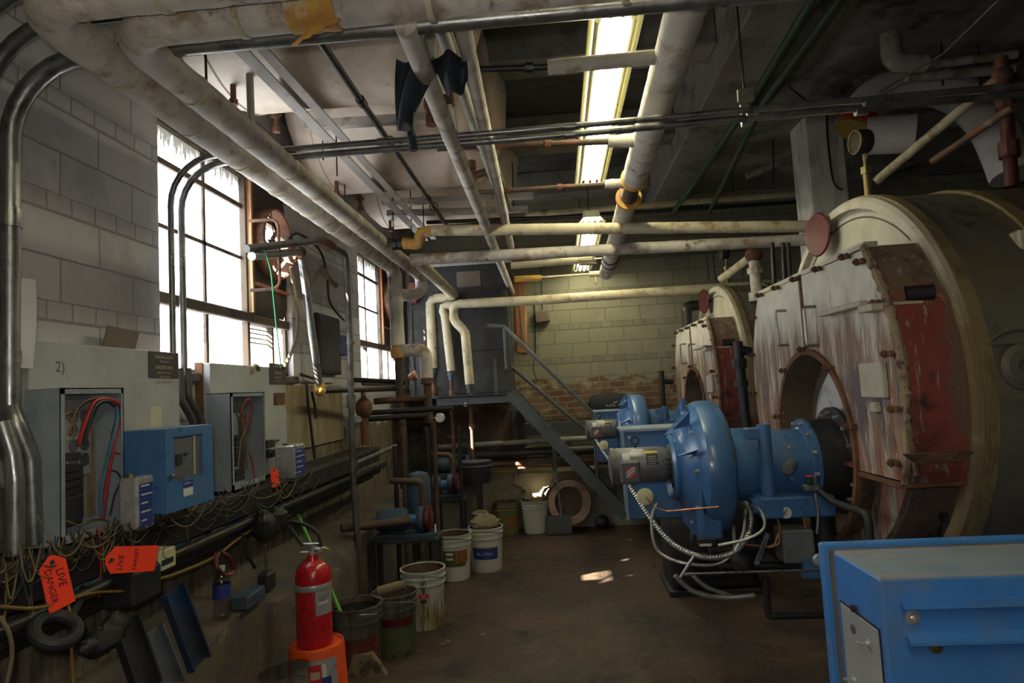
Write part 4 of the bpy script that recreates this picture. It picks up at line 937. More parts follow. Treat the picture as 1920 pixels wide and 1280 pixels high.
    r_.prism([(.002, 0), (.008, 0), (.046, .031), (.046, .037)], .001, (lx, ly-.0014, lz), EX, EZ, (0, -1, 0)); obj('label_red_stripes', r_, 'label_red', mt)
    d = V((.046, 0, .037)).normalized(); text('label_lettering', 'BALDOR', .0125, V((lx+.0015, ly-.0028, lz+.0125)), d, (-d.z, 0, d.x), 'ink', mt)
    def on_motor(a0, a1, x0, x1, m_, nm, rr=.0955):
        g = MB(); g.grid(lambda u, v: V((x0+(x1-x0)*u, YC-rr*math.cos(a0+(a1-a0)*v), mz+rr*math.sin(a0+(a1-a0)*v))), 1, 6); return obj(nm, g, m_, mt)
    on_motor(.42, .85, .352, .39, 'label_white', 'data_label'); on_motor(1.0, 1.18, .40, .465, 'label_white', 'warning_strip')
    on_motor(.1, .78, .475, .535, 'black', 'nameplate'); on_motor(.78, .95, .47, .535, 'yellow', 'nameplate_header')
    g = MB()
    for k in range(5): g.grid(lambda u, v, k=k: V((.482+(.04+.006*((k*7) % 3))*u, YC-.0962*math.cos(.15+.1*k+.02*v), mz+.0962*math.sin(.15+.1*k+.02*v))), 1, 1)
    obj('nameplate_print', g, 'label_white', mt)
    e = V((.43, YC-.01, mz+.09)); obj('lifting_eye', MB().cyl(e, e+V((0, 0, .025)), .006).torus(e+V((0, 0, .042)), (.2, 1, 0), .019, .004, 20, 8), 'black', mt)
    # pressure switch
    c = U(1223, 930, Y=YC-.18)
    obj('pressure_switch', MB().lathe([(.0, -.012), (.036, -.012), (.042, -.008), (.042, .006), (.03, .02), (0, .022)], c, (.35, 1, 0), 28), 'cream_plastic', t)
    cp = [c+V((0, -.015, 0)), c+V((.04, -.03, -.05)), U(1264, 958, Y=YC-.32), U(1362, 949, Y=YC-.38)]
    obj('sensing_tube', MB().tube(cp, .004, .02, 8), 'copper', t)
    return t
BN1 = burner('near blue gas burner with round blower and grey electric motor')

def flex(pts, r, label):
    return one('flexible_conduit', MB().tube([U(x, y, Y=Y) for x, y, Y in pts], r, n=10, corr=.09, pitch=.007, smooth=True, caps=True), 'flex', label, 'conduit', loc=U(*pts[0][:2], Y=pts[0][2]))
def gas_things(tail):
    out = []
    # blue control boxes on the far side of the burner
    t = thing('burner_control_box', 'blue steel control box behind the motor of the %s burner' % tail, 'control box', (.45, YC+.5, .78), 'blue burner control boxes'); out.append(t)
    a, b = U(1174, 800, Y=YC+.42), U(1256, 960, Y=YC+.42)
    x0, x1 = U(1172, 850, Y=YC+.42).x, .80
    obj('cabinet', MB().box((x0, YC+.42, .74), (x1, YC+.7, 1.27), .006), 'blue', t)
    obj('lid_rim', MB().box((x0-.015, YC+.40, 1.255), (x1, YC+.72, 1.275), .004).box((x0-.015, YC+.40, .74), (x0, YC+.43, 1.26)), 'blue_top', t)
    obj('screw', MB().cyl((x0+.08, YC+.425, .8), (x0+.08, YC+.412, .8), .01, n=10).cyl((x0+.03, YC+.425, 1.225), (x0+.03, YC+.412, 1.225), .008, n=10), 'chrome', t)
    # black pump body standing under the burner
    t = thing('oil_pump_set', 'black drum-shaped pump set on the floor behind the near burner', 'pump', (.96, YC+1.28, 0)); out.append(t)
    obj('pump_body', MB().box((.74, YC+1.3, .04), (1.36, YC+1.75, .74), .05, seg=3), 'black_iron', t)
    obj('pump_casing', MB().lathe([(0, 0), (.12, 0), (.13, .02), (.13, .2), (.1, .22), (0, .22)], (1.0, YC+1.2, .40), EY, 28), 'black_iron', t)
    obj('mounting_foot', MB().box((.72, YC+1.3, .0), (1.38, YC+1.78, .04), .005), 'black_iron', t)
    # gas train
    t = thing('gas_train', 'tangle of black gas valves and piping between the %s burner and its boiler' % tail, 'piping', (1.1, YC, .5), 'gas valve trains'); out.append(t)
    mb = MB(); mb.tube([U(1330, 1030, Y=YC), U(1560, 1010, Y=YC)], .035, 0, 14).tube([U(1410, 1020, Y=YC), U(1412, 960, Y=YC)], .03).tube([U(1540, 940, Y=YC-.1), U(1545, 1020, Y=YC-.1)], .06, 0, 16).tube([U(1350, 1060, Y=YC-.05), U(1540, 1060, Y=YC-.05)], .022)
    mb.sphere(U(1392, 1052, Y=YC-.1), .06, (1, 1, 1.1)).sphere(U(1460, 1028, Y=YC), .055)
    mb.tube([U(1435, 1080, Y=YC-.1), U(1440, 1155, Y=YC-.1), U(1545, 1152, Y=YC-.1)], .018, .02)
    obj('pipework', mb, 'black_iron', t)
    ab = U(1490, 1020, Y=YC-.28); obj('actuator_box', MB().box(ab+V((-.06, -.02, -.09)), ab+V((.09, .12, .07)), .01), 'motor', t)
    fl_ = U(1375, 1015, Y=YC-.05); obj('valve_flange', MB().lathe([(.03, 0), (.08, 0), (.08, .015), (.03, .015)], fl_, (1, -.3, 0), 28), 'grey_box', t)
    gc = U(1473, 961, Y=YC-.3); g = obj('gauge', MB().lathe([(0, .0), (.028, .0), (.03, .004), (.03, .03), (0, .032)], gc, (.25, 1, 0), 28), 'grey_box', t)
    obj('dial', MB().lathe([(.027, 0), (0, 0)], gc-V((.25, 1, 0)).normalized()*.002, (.25, 1, 0), 28, caps=False), 'gauge_face', g)
    obj('needle', MB().box(gc+V((-.002, -.005, -.004)), gc+V((.002, -.003, .018)), rot=Matrix.Rotation(.6, 4, 'Y')).box(gc+V((-.012, -.005, -.008)), gc+V((.004, -.003, -.005))), 'black', g)
    mb = MB()
    for pts in (((1455, 965), (1462, 985), (1461, 1020), (1440, 1025)), ((1505, 945), (1510, 990)), ((1395, 1020), (1450, 1026), (1460, 1000))):
        mb.tube([U(x, y, Y=YC-.28) for x, y in pts], .006, .02, 8)
    obj('copper_tubing', mb, 'copper', t)
    sv = U(1520, 912, Y=YC-.30)
    obj('pilot_valve', MB().box(sv+V((-.035, -.02, -.02)), sv+V((.04, .03, .01)), .006).cyl(sv+V((.02, 0, .01)), sv+V((.02, 0, .05)), .012), 'motor', t)
    obj('solenoid', MB().box(sv+V((-.02, -.02, .01)), sv+V((.01, .01, .05)), .004), 'green', t); obj('solenoid_cap', MB().box(sv+V((-.018, -.018, .05)), sv+V((.008, .008, .055))), 'label_red', t)
    obj('pilot_pipe', MB().tube([sv+V((.03, 0, -.01)), U(1560, 940, Y=YC-.36), U(1605, 955, Y=YC-.5), U(1628, 965, Y=YC-.6), U(1632, 1015, Y=YC-.6)], .017, .04, 12), 'black_iron', t)
    # linkage
    mb = MB(); a, b = U(1280, 1076, Y=YC-.38), U(1560, 1067, Y=YC-.38); mb.tube([a, b], .006); mb.cyl(a, a.lerp(b, .07), .009)
    mb.tube([U(1276, 1082, Y=YC-.38), U(1302, 1042, Y=YC-.38)], .008)
    obj('linkage_rod', mb, 'galv', t)
    c0_, c1_ = U(1418, 1058, Y=YC-.4), U(1440, 1000, Y=YC-.4); d = (c1_-c0_); L = d.length; d.normalize()
    mb = MB(); mb.prism([(0, -.011), (L, -.011), (L, .011), (0, .011)], .003, c0_, d, (d.cross(V((0, -1, 0)))).normalized()); obj('slotted_lever', mb, 'galv', t)
    mb = MB()
    for k in range(9): mb.cyl(c0_.lerp(c1_, .15+.08*k)+V((0, -.005, 0)), c0_.lerp(c1_, .15+.08*k)+V((0, .005, 0)), .0035, n=8)
    obj('slots', mb, 'black', t)
    ms = U(1325, 1017, Y=YC-.35); obj('micro_switch', MB().box(ms+V((-.04, -.01, -.015)), ms+V((.04, .03, .02)), .003), 'black', t); obj('switch_label', MB().box(ms+V((-.036, -.012, -.014)), ms+V((.02, -.009, -.002))), 'label_white', t)
    # blue gas cock behind the cabinet
    mb = MB(); mb.box(U(1508, 1085, Y=YC-.3)+V((0, 0, -.0)), U(1570, 1035, Y=YC-.24), .004); obj('mounting_bracket', mb, 'blue', t)
    kc = U(1535, 1050, Y=YC-.33); obj('lock_plate', MB().lathe([(0, 0), (.03, 0), (.024, -.012), (0, -.016)], kc, (0, 1, 0), 20), 'chrome', t)
    return out
GT1 = gas_things('near')
fx = [flex(((1176, 902, YC-.12), (1215, 965, YC-.2), (1262, 1020, YC-.28), (1320, 1044, YC-.34), (1372, 1037, YC-.34), (1402, 1005, YC-.3), (1408, 965, YC-.25), (1398, 942, YC-.2)), .0135, 'thick flexible steel conduit looping from the near motor under the burner'),
      flex(((1232, 943, YC-.18), (1222, 975, YC-.22), (1232, 1030, YC-.28), (1280, 1055, YC-.34), (1350, 1055, YC-.34), (1390, 1010, YC-.33), (1398, 955, YC-.25)), .008, 'thinner flexible steel conduit hanging from the pressure switch'),
      flex(((1346, 1022, YC-.38), (1400, 1010, YC-.4), (1432, 990, YC-.4), (1428, 960, YC-.35), (1405, 945, YC-.25)), .0075, 'thin flexible conduit curving from the small switch up to the burner'),
      flex(((1265, 1078, YC-.3), (1300, 1108, YC-.3), (1350, 1120, YC-.3), (1415, 1116, YC-.3)), .0125, 'lower flexible conduit lying beside the near burner base'),
      flex(((1299, 1078, YC-.2), (1325, 1100, YC-.2), (1370, 1116, YC-.2)), .0115, 'short flexible conduit behind the lowest one'),
      flex(((1528, 925, YC-.32), (1534, 960, YC-.32), (1532, 1000, YC-.32)), .0065, 'thin flexible conduit hanging below the green solenoid')]
# the far boiler stands behind the near one
BN1.location.x -= .035
OFF = (0, 2.96, 0)
B2 = clone(B1, OFF, 'far boiler with white and red doors, partly hidden behind the near one')
BN2 = clone(BN1, OFF, 'far blue gas burner with grey motor, behind the near burner')
for o_, lb in zip((GT1[0], GT1[2]), ('blue steel control box behind the motor of the far burner', 'tangle of black gas valves and piping between the far burner and its boiler')):
    clone(o_, OFF, lb)
f2 = fx[0].copy(); COL.objects.link(f2); f2.location += V(OFF); f2['label'] = 'flexible steel conduit looping from the far motor'

# black standpipe between the boilers, bag, black pipes
t = thing('standpipe', 'black standpipe with fittings left of the near boiler doors', 'pipe', U(1392, 800, Y=4.9))
obj('pipe_body', MB().tube([U(1383, 640, Y=4.9), U(1400, 800, Y=4.9), U(1402, 850, Y=4.9)], .036, 0, 14), 'black_pipe', t)
obj('fittings', MB().cyl(U(1385, 672, Y=4.9), U(1387, 690, Y=4.9), .055, n=10).cyl(U(1390, 712, Y=4.9), U(1391, 724, Y=4.9), .05, n=10).tube([U(1385, 655, Y=4.9), U(1408, 660, Y=4.9)], .035), 'black_iron', t)
pipe('iron_pipe', [U(1310, 572, Y=7.2), U(1287, 573, Y=7.2), U(1290, 650, Y=7.2)], .055, 'black_pipe', 'black elbow pipe above the far boiler doors', fil=.06)
t = thing('standpipe', 'slim black standpipe left of the far boiler', 'pipe', U(1242, 760, Y=7.0))
obj('pipe_body', MB().tube([U(1240, 695, Y=7.0), U(1246, 800, Y=7.0)], .03).tube([U(1243, 715, Y=7.0), U(1262, 715, Y=7.0)], .03), 'black_pipe', t)
bag0 = U(1108, 738, Y=7.55); bag1 = U(1178, 782, Y=7.55)
t = thing('sports_bag', 'black sports bag with small white lettering, hung by the back wall', 'bag', bag0)
def bagf(u, v):
    a = u*2*PI; x = (bag0.x+bag1.x)/2+math.copysign(abs(math.cos(a))**.35, math.cos(a))*.235*(1-.03*math.sin(9*v)); z = bag1.z-.02+(bag0.z-bag1.z+.03)*v
    k = math.sin(PI*min(1, max(0, v)))**.16 if v not in (0, 1) else 0
    return V(((bag0.x+bag1.x)/2+(x-(bag0.x+bag1.x)/2)*max(k, .0), 7.6+math.copysign(abs(math.sin(a))**.6, math.sin(a))*.09*k, z))
obj('bag_body', MB().grid(bagf, 28, 12, closed=True), 'black', t)
obj('strap', MB().tube([bag0+V((.02, 0, -.25)), bag0+V((.03, 0, -.45)), bag0+V((.08, 0, -.62))], .02, n=8), 'black', t)
lg = U(1136, 763, Y=7.49)
text('lettering', 'PUMA', .042, lg, (1, 0, .0), (0, 0, 1), 'label_white', t)
mb = MB(); mb.prism([(0, 0), (.03, .012), (.055, .02), (.062, .034), (.05, .028), (.02, .022)], .001, lg+V((.075, -.002, .03)), EX, EZ, (0, -1, 0)); obj('emblem', mb, 'label_white', t)

# blue control cabinet in the right foreground
cx, cy0, cy1, cz = .877, 1.95, 2.27, .955
t = thing('control_cabinet', 'large dusty blue steel control cabinet in the right foreground', 'cabinet', (1.5, 2.0, 0))
obj('cabinet_body', MB().box((cx, cy0, .0), (2.1, cy1, cz), .004), 'blue_dusty', t)
obj('cabinet_top', MB().box((cx+.004, cy0+.004, cz-.002), (2.1, cy1, cz+.004), .002), 'blue_top', t)
obj('rear_door', MB().box((cx-.028, cy1+.02, .0), (2.14, cy1+.055, cz+.022), .006), 'blue_dusty', t)
obj('seal_strip', MB().box((cx-.006, cy1, .0), (2.12, cy1+.02, cz+.004)), 'cardboard', t)
fr_ = MB(); z1 = cz-.058; y_ = cy0
def prof(z, dz, out): return [(0, 0), (-out, dz*.5), (-out, dz*.5-.004), (0, -.004)]
fr_.prism([(0, 0), (-.034, -.006), (-.034, -.014), (-.002, -.008)], 1.3, (cx+.045, y_, z1), EY, EZ, EX)
fr_.prism([(0, .006), (-.034, -.012), (-.034, -.02), (0, -.008)], 1.3, (cx+.052, y_, z1-.092), EY, EZ, EX)
fr_.box((cx+.048, y_-.003, z1-.1), (2.1, y_, z1))
obj('channel_rail', fr_, 'blue_dusty', t)
bz = z1-.045; obj('bolt', MB().lathe([(0, 0), (.02, 0), (.021, .003), (.012, .006), (.012, .014), (.005, .018), (0, .019)], (cx+.075, y_-.003, bz), (0, -1, 0), 20), 'chrome', t)
obj('latch_knob', MB().lathe([(0, 0), (.018, 0), (.018, .008), (0, .012)], (cx+.13, y_, z1-.125), (0, -1, 0), 20), 'brass', t)
# switch panel on its left side
sp = MB().prism([(0, -.9), (.28, -.9), (.28, -.04), (.06, .0), (.03, 0), (.0, -.05)][::-1], .004, (cx, cy0+.02, cz-.17), EY, EZ, (-1, 0, 0))
P_ = obj('switch_panel', MB().box((cx-.005, cy0+.035, .1), (cx, cy1-.035, cz-.15), .002), 'grey_panel', t)
obj('panel_edge', MB().box((cx-.0035, cy0+.03, .095), (cx+.001, cy1-.03, cz-.145)), 'ink', t)
def on_side(px, py): 
    q = U(px, py, X=cx-.006); return q
q = on_side(1600, 1179); obj('indicator', MB().lathe([(0, 0), (.014, 0), (.014, .003), (0, .003)], q, (-1, 0, 0), 20), 'dark_grey', P_)
for (x, y) in ((1630, 1207), (1606, 1275)):
    q = on_side(x, y)
    sw = obj('toggle_switch', MB().lathe([(0, 0), (.017, 0), (.017, .003), (.009, .005), (.008, .012), (0, .012)], q, (-1, 0, 0), 20), 'chrome', P_)
    obj('lever', MB().cyl(q+V((-.01, 0, 0)), q+V((-.038, 0, .006)), .003, .0045, n=10), 'chrome', sw)
q = on_side(1620, 1213)
text('lettering', 'LIGHT', .02, q, (0, -1, 0), (0, 0, 1), 'label_white', P_)
mb = MB(); q = on_side(1604, 1140); mb.cyl(q, q+V((-.012, 0, 0)), .011, n=12); obj('grommet', mb, 'ink', t)
# ------------------------------------------------------------------ the left wall
def wt(name, s, size, p, m, parent, **k): return text(name, s, size, p, (0, 1, 0), (0, 0, 1), m, parent, **k)
def wl(px, py, X): return U(px, py, X=X)

def fan(n, ya, yb, z0, z1, label):
    c = V((XL, (ya+yb)/2, (z0+z1)/2)); t = thing('exhaust_fan', label, 'fan', c)
    yc, zc, r = c.y, c.z+.06, min(.22, (yb-ya)/2-.03)
    mb = MB(); out = [(ya, z0), (yb, z0), (yb, z1), (ya, z1)]; bm = mb.bm; n_ = 32
    for X in (XL-.05, XL-.02):
        ring = [bm.verts.new((X, yc+r*math.cos(2*PI*i/n_), zc+r*math.sin(2*PI*i/n_))) for i in range(n_)]
        def edge(a):
            dy, dz = math.cos(a), math.sin(a); k = min([(yb-yc)/dy if dy > 1e-6 else (ya-yc)/dy if dy < -1e-6 else 99, (z1-zc)/dz if dz > 1e-6 else (z0-zc)/dz if dz < -1e-6 else 99]); return bm.verts.new((X, yc+dy*k, zc+dz*k))
        eo = [edge(2*PI*i/n_) for i in range(n_)]
        for i in range(n_): bm.faces.new((ring[i], ring[(i+1) % n_], eo[(i+1) % n_], eo[i]))
    obj('mounting_board', mb, 'fanboard', t)
    mb = MB(); mb.box((XL-.05, ya-.012, z0), (XL+.0, ya+.012, z1)).box((XL-.05, ya, zc-r-.08), (XL+.0, yb, zc-r-.06)); obj('board_trim', mb, 'wood_orange', t)
    obj('fan_shroud', MB().lathe([(r+.012, -.03), (r+.012, .05), (r, .06), (r-.008, .05), (r-.008, -.03)], (XL, yc, zc), (1, 0, 0), 40, caps=False), 'rust', t)
    for k in range(5):
        a = k*2*PI/5+.4; rt = Matrix.Translation((XL-.02, yc, zc)) @ Matrix.Rotation(a, 4, 'X') @ Matrix.Rotation(.5, 4, 'Z')
        bm = bmesh.new(); bmesh.ops.create_cube(bm, size=1); bmesh.ops.scale(bm, vec=(.004, .09, r*.78), verts=bm.verts); bmesh.ops.translate(bm, vec=(0, 0, r*.5), verts=bm.verts)
        m_ = MB(); m_._add(bm, rt); obj('blade', m_, 'brown_pipe', t)
    mb = MB(); mb.cyl((XL-.04, yc, zc), (XL+.02, yc, zc), .035, n=16)
    for a in (0, PI/2, PI, 3*PI/2): mb.tube([(XL+.02, yc, zc), (XL+.03, yc+r*math.cos(a+.3), zc+r*math.sin(a+.3))], .004, n=6)
    obj('hub', mb, 'galv_dark', t)
    if n == 2: obj('sun_block_panel', MB().box((XL-.12, ya, z0), (XL-.11, yb, z1)), 'fanboard', t)  # unseen panel added to keep sun through the fan off the black tank
    if n == 1:
        a = wl(497, 412, XL+.12); b = wl(497, 541, XL+.12); y = yb+.02
        mb = MB(); mb.tube([(XL+.02, a.y, a.z), (XL+.2, a.y, a.z), (XL+.2, a.y, b.z), (XL+.02, a.y, b.z)], .01, .05, 8)
        obj('guard_bar', mb, 'rust', t)
    return t
fan(1, 3.80, 4.33, 2.10, 2.93, 'round fan in a dark board filling the far part of the near window')
fan(2, 6.78, 7.28, 2.10, 2.93, 'small red-rimmed fan in the board of the far window')
one('window_board', MB().box((XL-.05, 7.285, 1.95), (XL-.02, 7.48, 2.93)), 'fanboard', 'dark board closing the end of the far window', 'board')

# conduit bundle / shelf gutter along the wall
zs = 1.13
t = thing('wall_trough', 'long grimy steel wiring trough running along the left wall under the panels', 'wiring trough', (-1.68, .6, zs-.12))
obj('trough_body', MB().box((XL, .2, zs-.13), (-1.57, 5.6, zs-.01), .004), 'black', t)
obj('trough_lip', MB().box((-1.575, .2, zs-.03), (-1.565, 5.6, zs-.005)), 'galv_dark', t)
for (dx, dz, r, lb) in ((-1.55, -.165, .022, 'front conduit beneath the wiring trough'), (-1.60, -.21, .028, 'thick conduit beneath the wiring trough'), (-1.66, -.26, .02, 'lowest conduit beneath the wiring trough')):
    pipe('trough_conduit', [(dx, .2, zs+dz), (dx, 3.2, zs+dz+.01), (dx+.01, 5.6, zs+dz)], r, 'black_pipe', lb, 'conduit')

# grey panel 1
yA, yB = 2.018, 2.868; X1 = -1.72
t = thing('electrical_panel', 'large grey electrical panel nearest the camera, open wiring box at its left, marked 2', 'electrical panel', (XL, yA, zs))
obj('panel_cover', MB().box((XL, yA, zs), (X1, yB, 1.80), .004), 'grey_panel', t)
def open_box(t, y0, y1, z0, z1, X0, Xf):
    mb = MB(); w = .004
    mb.box((X0, y0, z0), (Xf, y0+w, z1)).box((X0, y1-w, z0), (Xf, y1, z1)).box((X0, y0, z1-w), (Xf, y1, z1)).box((X0, y0, z0), (Xf, y1, z0+w))
    mb.box((Xf-w, y0, z0), (Xf, y0+.022, z1)).box((Xf-w, y1-.012, z0), (Xf, y1, z1)).box((Xf-w, y0, z1-.02), (Xf, y1, z1)).box((Xf-w, y0, z0), (Xf, y1, z0+.03))
    obj('open_box', mb, 'grey_box', t)
    obj('back_plate', MB().box((X0-.001, y0+w, z0+w), (X0+.006, y1-w, z1-w)), 'galv_plate', t)
def wires(t, spec, r=.005):
    for m_, pts in spec: obj('wire', MB().tube([U(x, y, X=X) for x, y, X in pts], r, n=8, smooth=True), m_, t)
bx = (1.998, 2.308, zs-.0, 1.635)
open_box(t, *bx, X1+.001, -1.60)
kp = MB(); kb = (2.158, 2.288)
obj('knockout_plate', MB().box((-1.705, 2.148, 1.33), (-1.70, 2.273, 1.60), .02), 'silver_tape', t)
for yy in (2.183, 2.238):
    for zz in (1.54, 1.49, 1.44, 1.385):
        obj('knockout', MB().lathe([(.022, 0), (.024, .002), (.018, .003), (.012, .001), (0, .001)], (-1.70, yy, zz), (1, 0, 0), 16, caps=False), 'galv', t)
def breakers(t, y0, zc, rows, X0=-1.70, w=.13, sc=1.):
    for k in range(rows):
        z = zc-k*.0265*sc; b = obj('breaker', MB().box((X0, y0, z-.012*sc), (X0+.05, y0+w, z+.012*sc), .002).box((X0+.05, y0+.03, z-.006), (X0+.062, y0+.045, z+.006)), 'black', t)
        obj('breaker_number', MB().box((X0+.0505, y0+.004, z-.005), (X0+.0515, y0+.016, z+.006)), 'label_white', b)
breakers(t, 2.038, 1.405, 1, w=.12); breakers(t, 2.038, 1.365, 7)
obj('neutral_bar', MB().box((-1.70, 2.018, 1.19), (-1.68, 2.088, 1.27)), 'galv_plate', t)
obj('main_lugs', MB().box((-1.69, 2.048, 1.18), (-1.63, 2.138, 1.275), .004), 'black', t)
obj('brown_board', MB().box((-1.712, 2.263, 1.18), (-1.704, 2.298, 1.5)), 'timber', t)
XW = -1.614
wires(t, [('wire_red', [(146, 835, XW), (160, 790, XW), (175, 755, XW), (195, 747, XW), (215, 752, XW), (228, 770, XW), (222, 795, XW), (210, 850, XW), (200, 910, XW), (192, 972, XW)]),
          ('wire_black', [(157, 832, XW), (166, 795, XW), (178, 762, XW), (196, 751, XW), (212, 758, XW), (222, 775, XW), (213, 810, XW), (204, 860, XW)]),
          ('wire_blue', [(217, 762, XW+.005), (220, 785, XW+.005), (209, 830, XW+.005), (200, 870, XW+.005), (190, 920, XW+.005), (190, 965, XW+.005)])], .0065)
wires(t, [('wire_yellow', [(128, 815, XW), (140, 775, XW), (160, 752, XW), (190, 744, XW), (205, 746, XW)]), ('wire_tan', [(114, 795, XW), (122, 777, XW), (138, 772, XW), (142, 785, XW), (130, 805, XW)]),
          ('wire_tan', [(116, 782, XW), (130, 785, XW), (139, 805, XW), (132, 822, XW), (118, 827, XW)]), ('wire_black', [(198, 882, XW), (218, 884, XW), (226, 900, XW), (214, 930, XW), (206, 966, XW)]),
          ('wire_red', [(200, 848, XW), (225, 852, XW), (240, 880, XW), (245, 920, XW), (238, 965, XW), (234, 972, XW)]), ('wire_red', [(183, 988, XW+.05), (187, 1010, XW+.06), (189, 1060, XW+.06), (186, 1120, XW+.06)]),
          ('wire_yellow', [(115, 972, XW), (135, 980, XW), (150, 985, XW), (170, 975, XW), (190, 973, XW), (208, 980, XW)]), ('wire_white', [(205, 980, XW), (225, 976, XW), (238, 967, XW)])], .0028)
sg = obj('sign_plate', MB().box((X1+.001, wl(278, 680, X1).y, wl(278, 708, X1).z), (X1+.004, wl(333, 680, X1).y, 1.785+.012)), 'sign', t)
sy, sy2 = wl(278, 680, X1).y, wl(333, 680, X1).y; sm = (sy+sy2)/2; zt = 1.79
for s, sz, dz in (('ORIGINAL EQUIP.', .017, .022), ('SERVICED BY', .012, .04), ('ABILENE INC.', .023, .068), ('BROOKLYN, N.Y.', .013, .088), ('347 372-4201', .014, .107), ('24 HR. ONLY SERVICE', .0125, .126)):
    wt('lettering', s, sz, (X1+.005, sm, zt-dz), 'sign_text', sg, align='CENTER')
mk = wl(104, 697, X1+.001); wt('marker_numeral', '2)', .055, (X1+.001, mk.y, mk.z), 'ink_grey', t)
a, b = wl(282, 802, X1), wl(302, 761, X1); obj('tape_strip', MB().box((X1, a.y, a.z), (X1+.002, b.y, b.z)), 'masking', t)
a, b = wl(200, 648, X1), wl(270, 655, X1)
cb = MB(); cb.prism([(0, 0), (.19, 0), (.21, .075), (.02, .085)], .006, (-1.74, a.y, 1.80), (0, 1, 0), (.1, 0, 1))
one('cardboard_scrap', cb, 'cardboard', 'brown cardboard scrap standing on top of the nearest grey panel', 'cardboard')
a, b = wl(27, 690, -1.73), wl(57, 530, -1.73)
t2 = thing('paper_sheets', 'white instruction sheets hung on the wall at the far left', 'paper', (-1.735, a.y, a.z))
obj('sheet', MB().grid(lambda u, v: V((-1.73+.01*math.sin(3*v), a.y+(b.y-a.y)*u, a.z+(b.z-a.z)*v)), 2, 6), 'paper', t2)
obj('folded_sheet', MB().grid(lambda u, v: V((-1.715+.02*math.sin(2*v)*u, a.y-.005+(b.y-a.y)*(.2+.75*u*(1-.2*v)), a.z+(b.z-a.z)*v*1.02)), 3, 8), 'paper', t2)
for k in range(12):
    z = a.z+.02+.017*k; wt('print_line', 'press button hold valve', .009, (-1.722, a.y+.004, z), 'ink_grey', t2, ext=0)

# blue control box
t = thing('control_box', 'blue steel control box with a window, standing on the trough between the grey panels', 'control box', (-1.6, 2.320, zs+.02))
Xb = -1.45; y0, y1, z0, z1 = 2.320, 2.650, 1.165, 1.475
obj('box_body', MB().box((-1.62, y0, z0), (Xb-.012, y1, z1), .004), 'blue', t)
mb = MB(); wall = [(y0, y1, z0, z1)]
wy0, wy1, wz0, wz1 = y0+.055, y1-.08, z0+.11, z1-.035
dr = MB(); dr.box((Xb-.012, y0, z0), (Xb, wy0, z1)).box((Xb-.012, wy1, z0), (Xb, y1, z1)).box((Xb-.012, wy0, z0), (Xb, wy1, wz0)).box((Xb-.012, wy0, wz1), (Xb, wy1, z1))
d = obj('door', dr, 'blue', t)
obj('window_back', MB().box((Xb-.0115, wy0, wz0), (Xb-.008, wy1, wz1)), 'dark_grey', d)
tm = MB()
for k in range(20): tm.box((Xb-.007, wy1-.055, wz0+.012+k*.0085), (Xb-.003, wy1-.047, wz0+.017+k*.0085))
obj('terminal_strip', tm, 'label_white', d)
obj('relay', MB().box((Xb-.008, wy0+.02, wz0+.06), (Xb-.002, wy0+.055, wz0+.1)).box((Xb-.008, wy0+.075, wz0+.09), (Xb-.002, wy0+.1, wz0+.1)), 'black', d)
obj('door_knob', MB().sphere((Xb+.008, y0+.028, z0+.135), .009), 'brass', d)
lb_ = obj('maker_label', MB().box((Xb, wy0+.055, z0+.045), (Xb+.001, wy0+.12, z0+.075)), 'paper', d); obj('label_header', MB().box((Xb, wy0+.055, z0+.075), (Xb+.001, wy0+.12, z0+.103)), 'label_blue', lb_)
wt('lettering', 'HONEYWELL', .008, (Xb+.0015, wy0+.059, z0+.09), 'label_white', lb_)

def can(y, X, w, d, h, z, label, lm='label_blue'):
    t = thing('solvent_can', label, 'can', (X, y, z))
    obj('can_body', MB().box((X-d, y, z), (X, y+w, z+h), .008), 'chrome', t)
    obj('can_label', MB().box((X, y+.012, z+.012), (X+.0012, y+w-.012, z+h-.025)), lm, t)
    g = MB()
    for k in range(5): g.box((X+.0012, y+.02, z+.03+.03*k), (X+.002, y+w*(.5+.08*(k*3 % 5)), z+.035+.03*k))
    obj('label_print', g, 'label_white', t)
    obj('spout_cap', MB().cyl((X-d*.6, y+w*.3, z+h), (X-d*.6, y+w*.3, z+h+.012), .016, n=14), 'brass', t); return t
can(2.200, -1.48, .10, .07, .185, zs-.0, 'blue and silver solvent can in front of the blue control box')
can(3.66, -1.52, .16, .12, .19, zs-.02, 'larger silver and blue can on the trough beyond the second grey panel')

# grey panel 2
yA2, yB2 = 3.138, 4.038
t = thing('electrical_panel', 'second large grey electrical panel below the near window, farther open wiring box', 'electrical panel', (XL, yA2, zs))
obj('panel_cover', MB().box((XL, yA2, zs), (X1, yB2, 1.765), .004), 'grey_panel', t)
obj('rusty_edge', MB().box((XL+.0, yA2-.006, zs), (XL+.04, yA2, 1.77)), 'rust', t)
open_box(t, 3.098, 3.468, zs, 1.61, X1+.001, -1.60)
breakers(t, 3.188, 1.38, 6, w=.14); breakers(t, 3.188, 1.2, 2, w=.14)
obj('rusty_strip', MB().box((-1.7, 3.388, 1.2), (-1.69, 3.438, 1.5)), 'rust', t)
wires(t, [('wire_tan', [(445, 750, XW), (455, 775, XW), (462, 800, XW), (452, 825, XW), (448, 860, XW), (447, 880, XW)]), ('wire_tan', [(440, 770, XW), (452, 790, XW), (458, 805, XW), (450, 830, XW)]),
          ('wire_red', [(452, 775, XW), (458, 755, XW), (468, 748, XW), (470, 770, XW), (464, 800, XW)]), ('wire_black', [(458, 760, XW), (468, 752, XW), (472, 765, XW), (464, 815, XW)]),
          ('wire_red', [(468, 850, XW), (474, 870, XW), (477, 895, XW)])], .004)
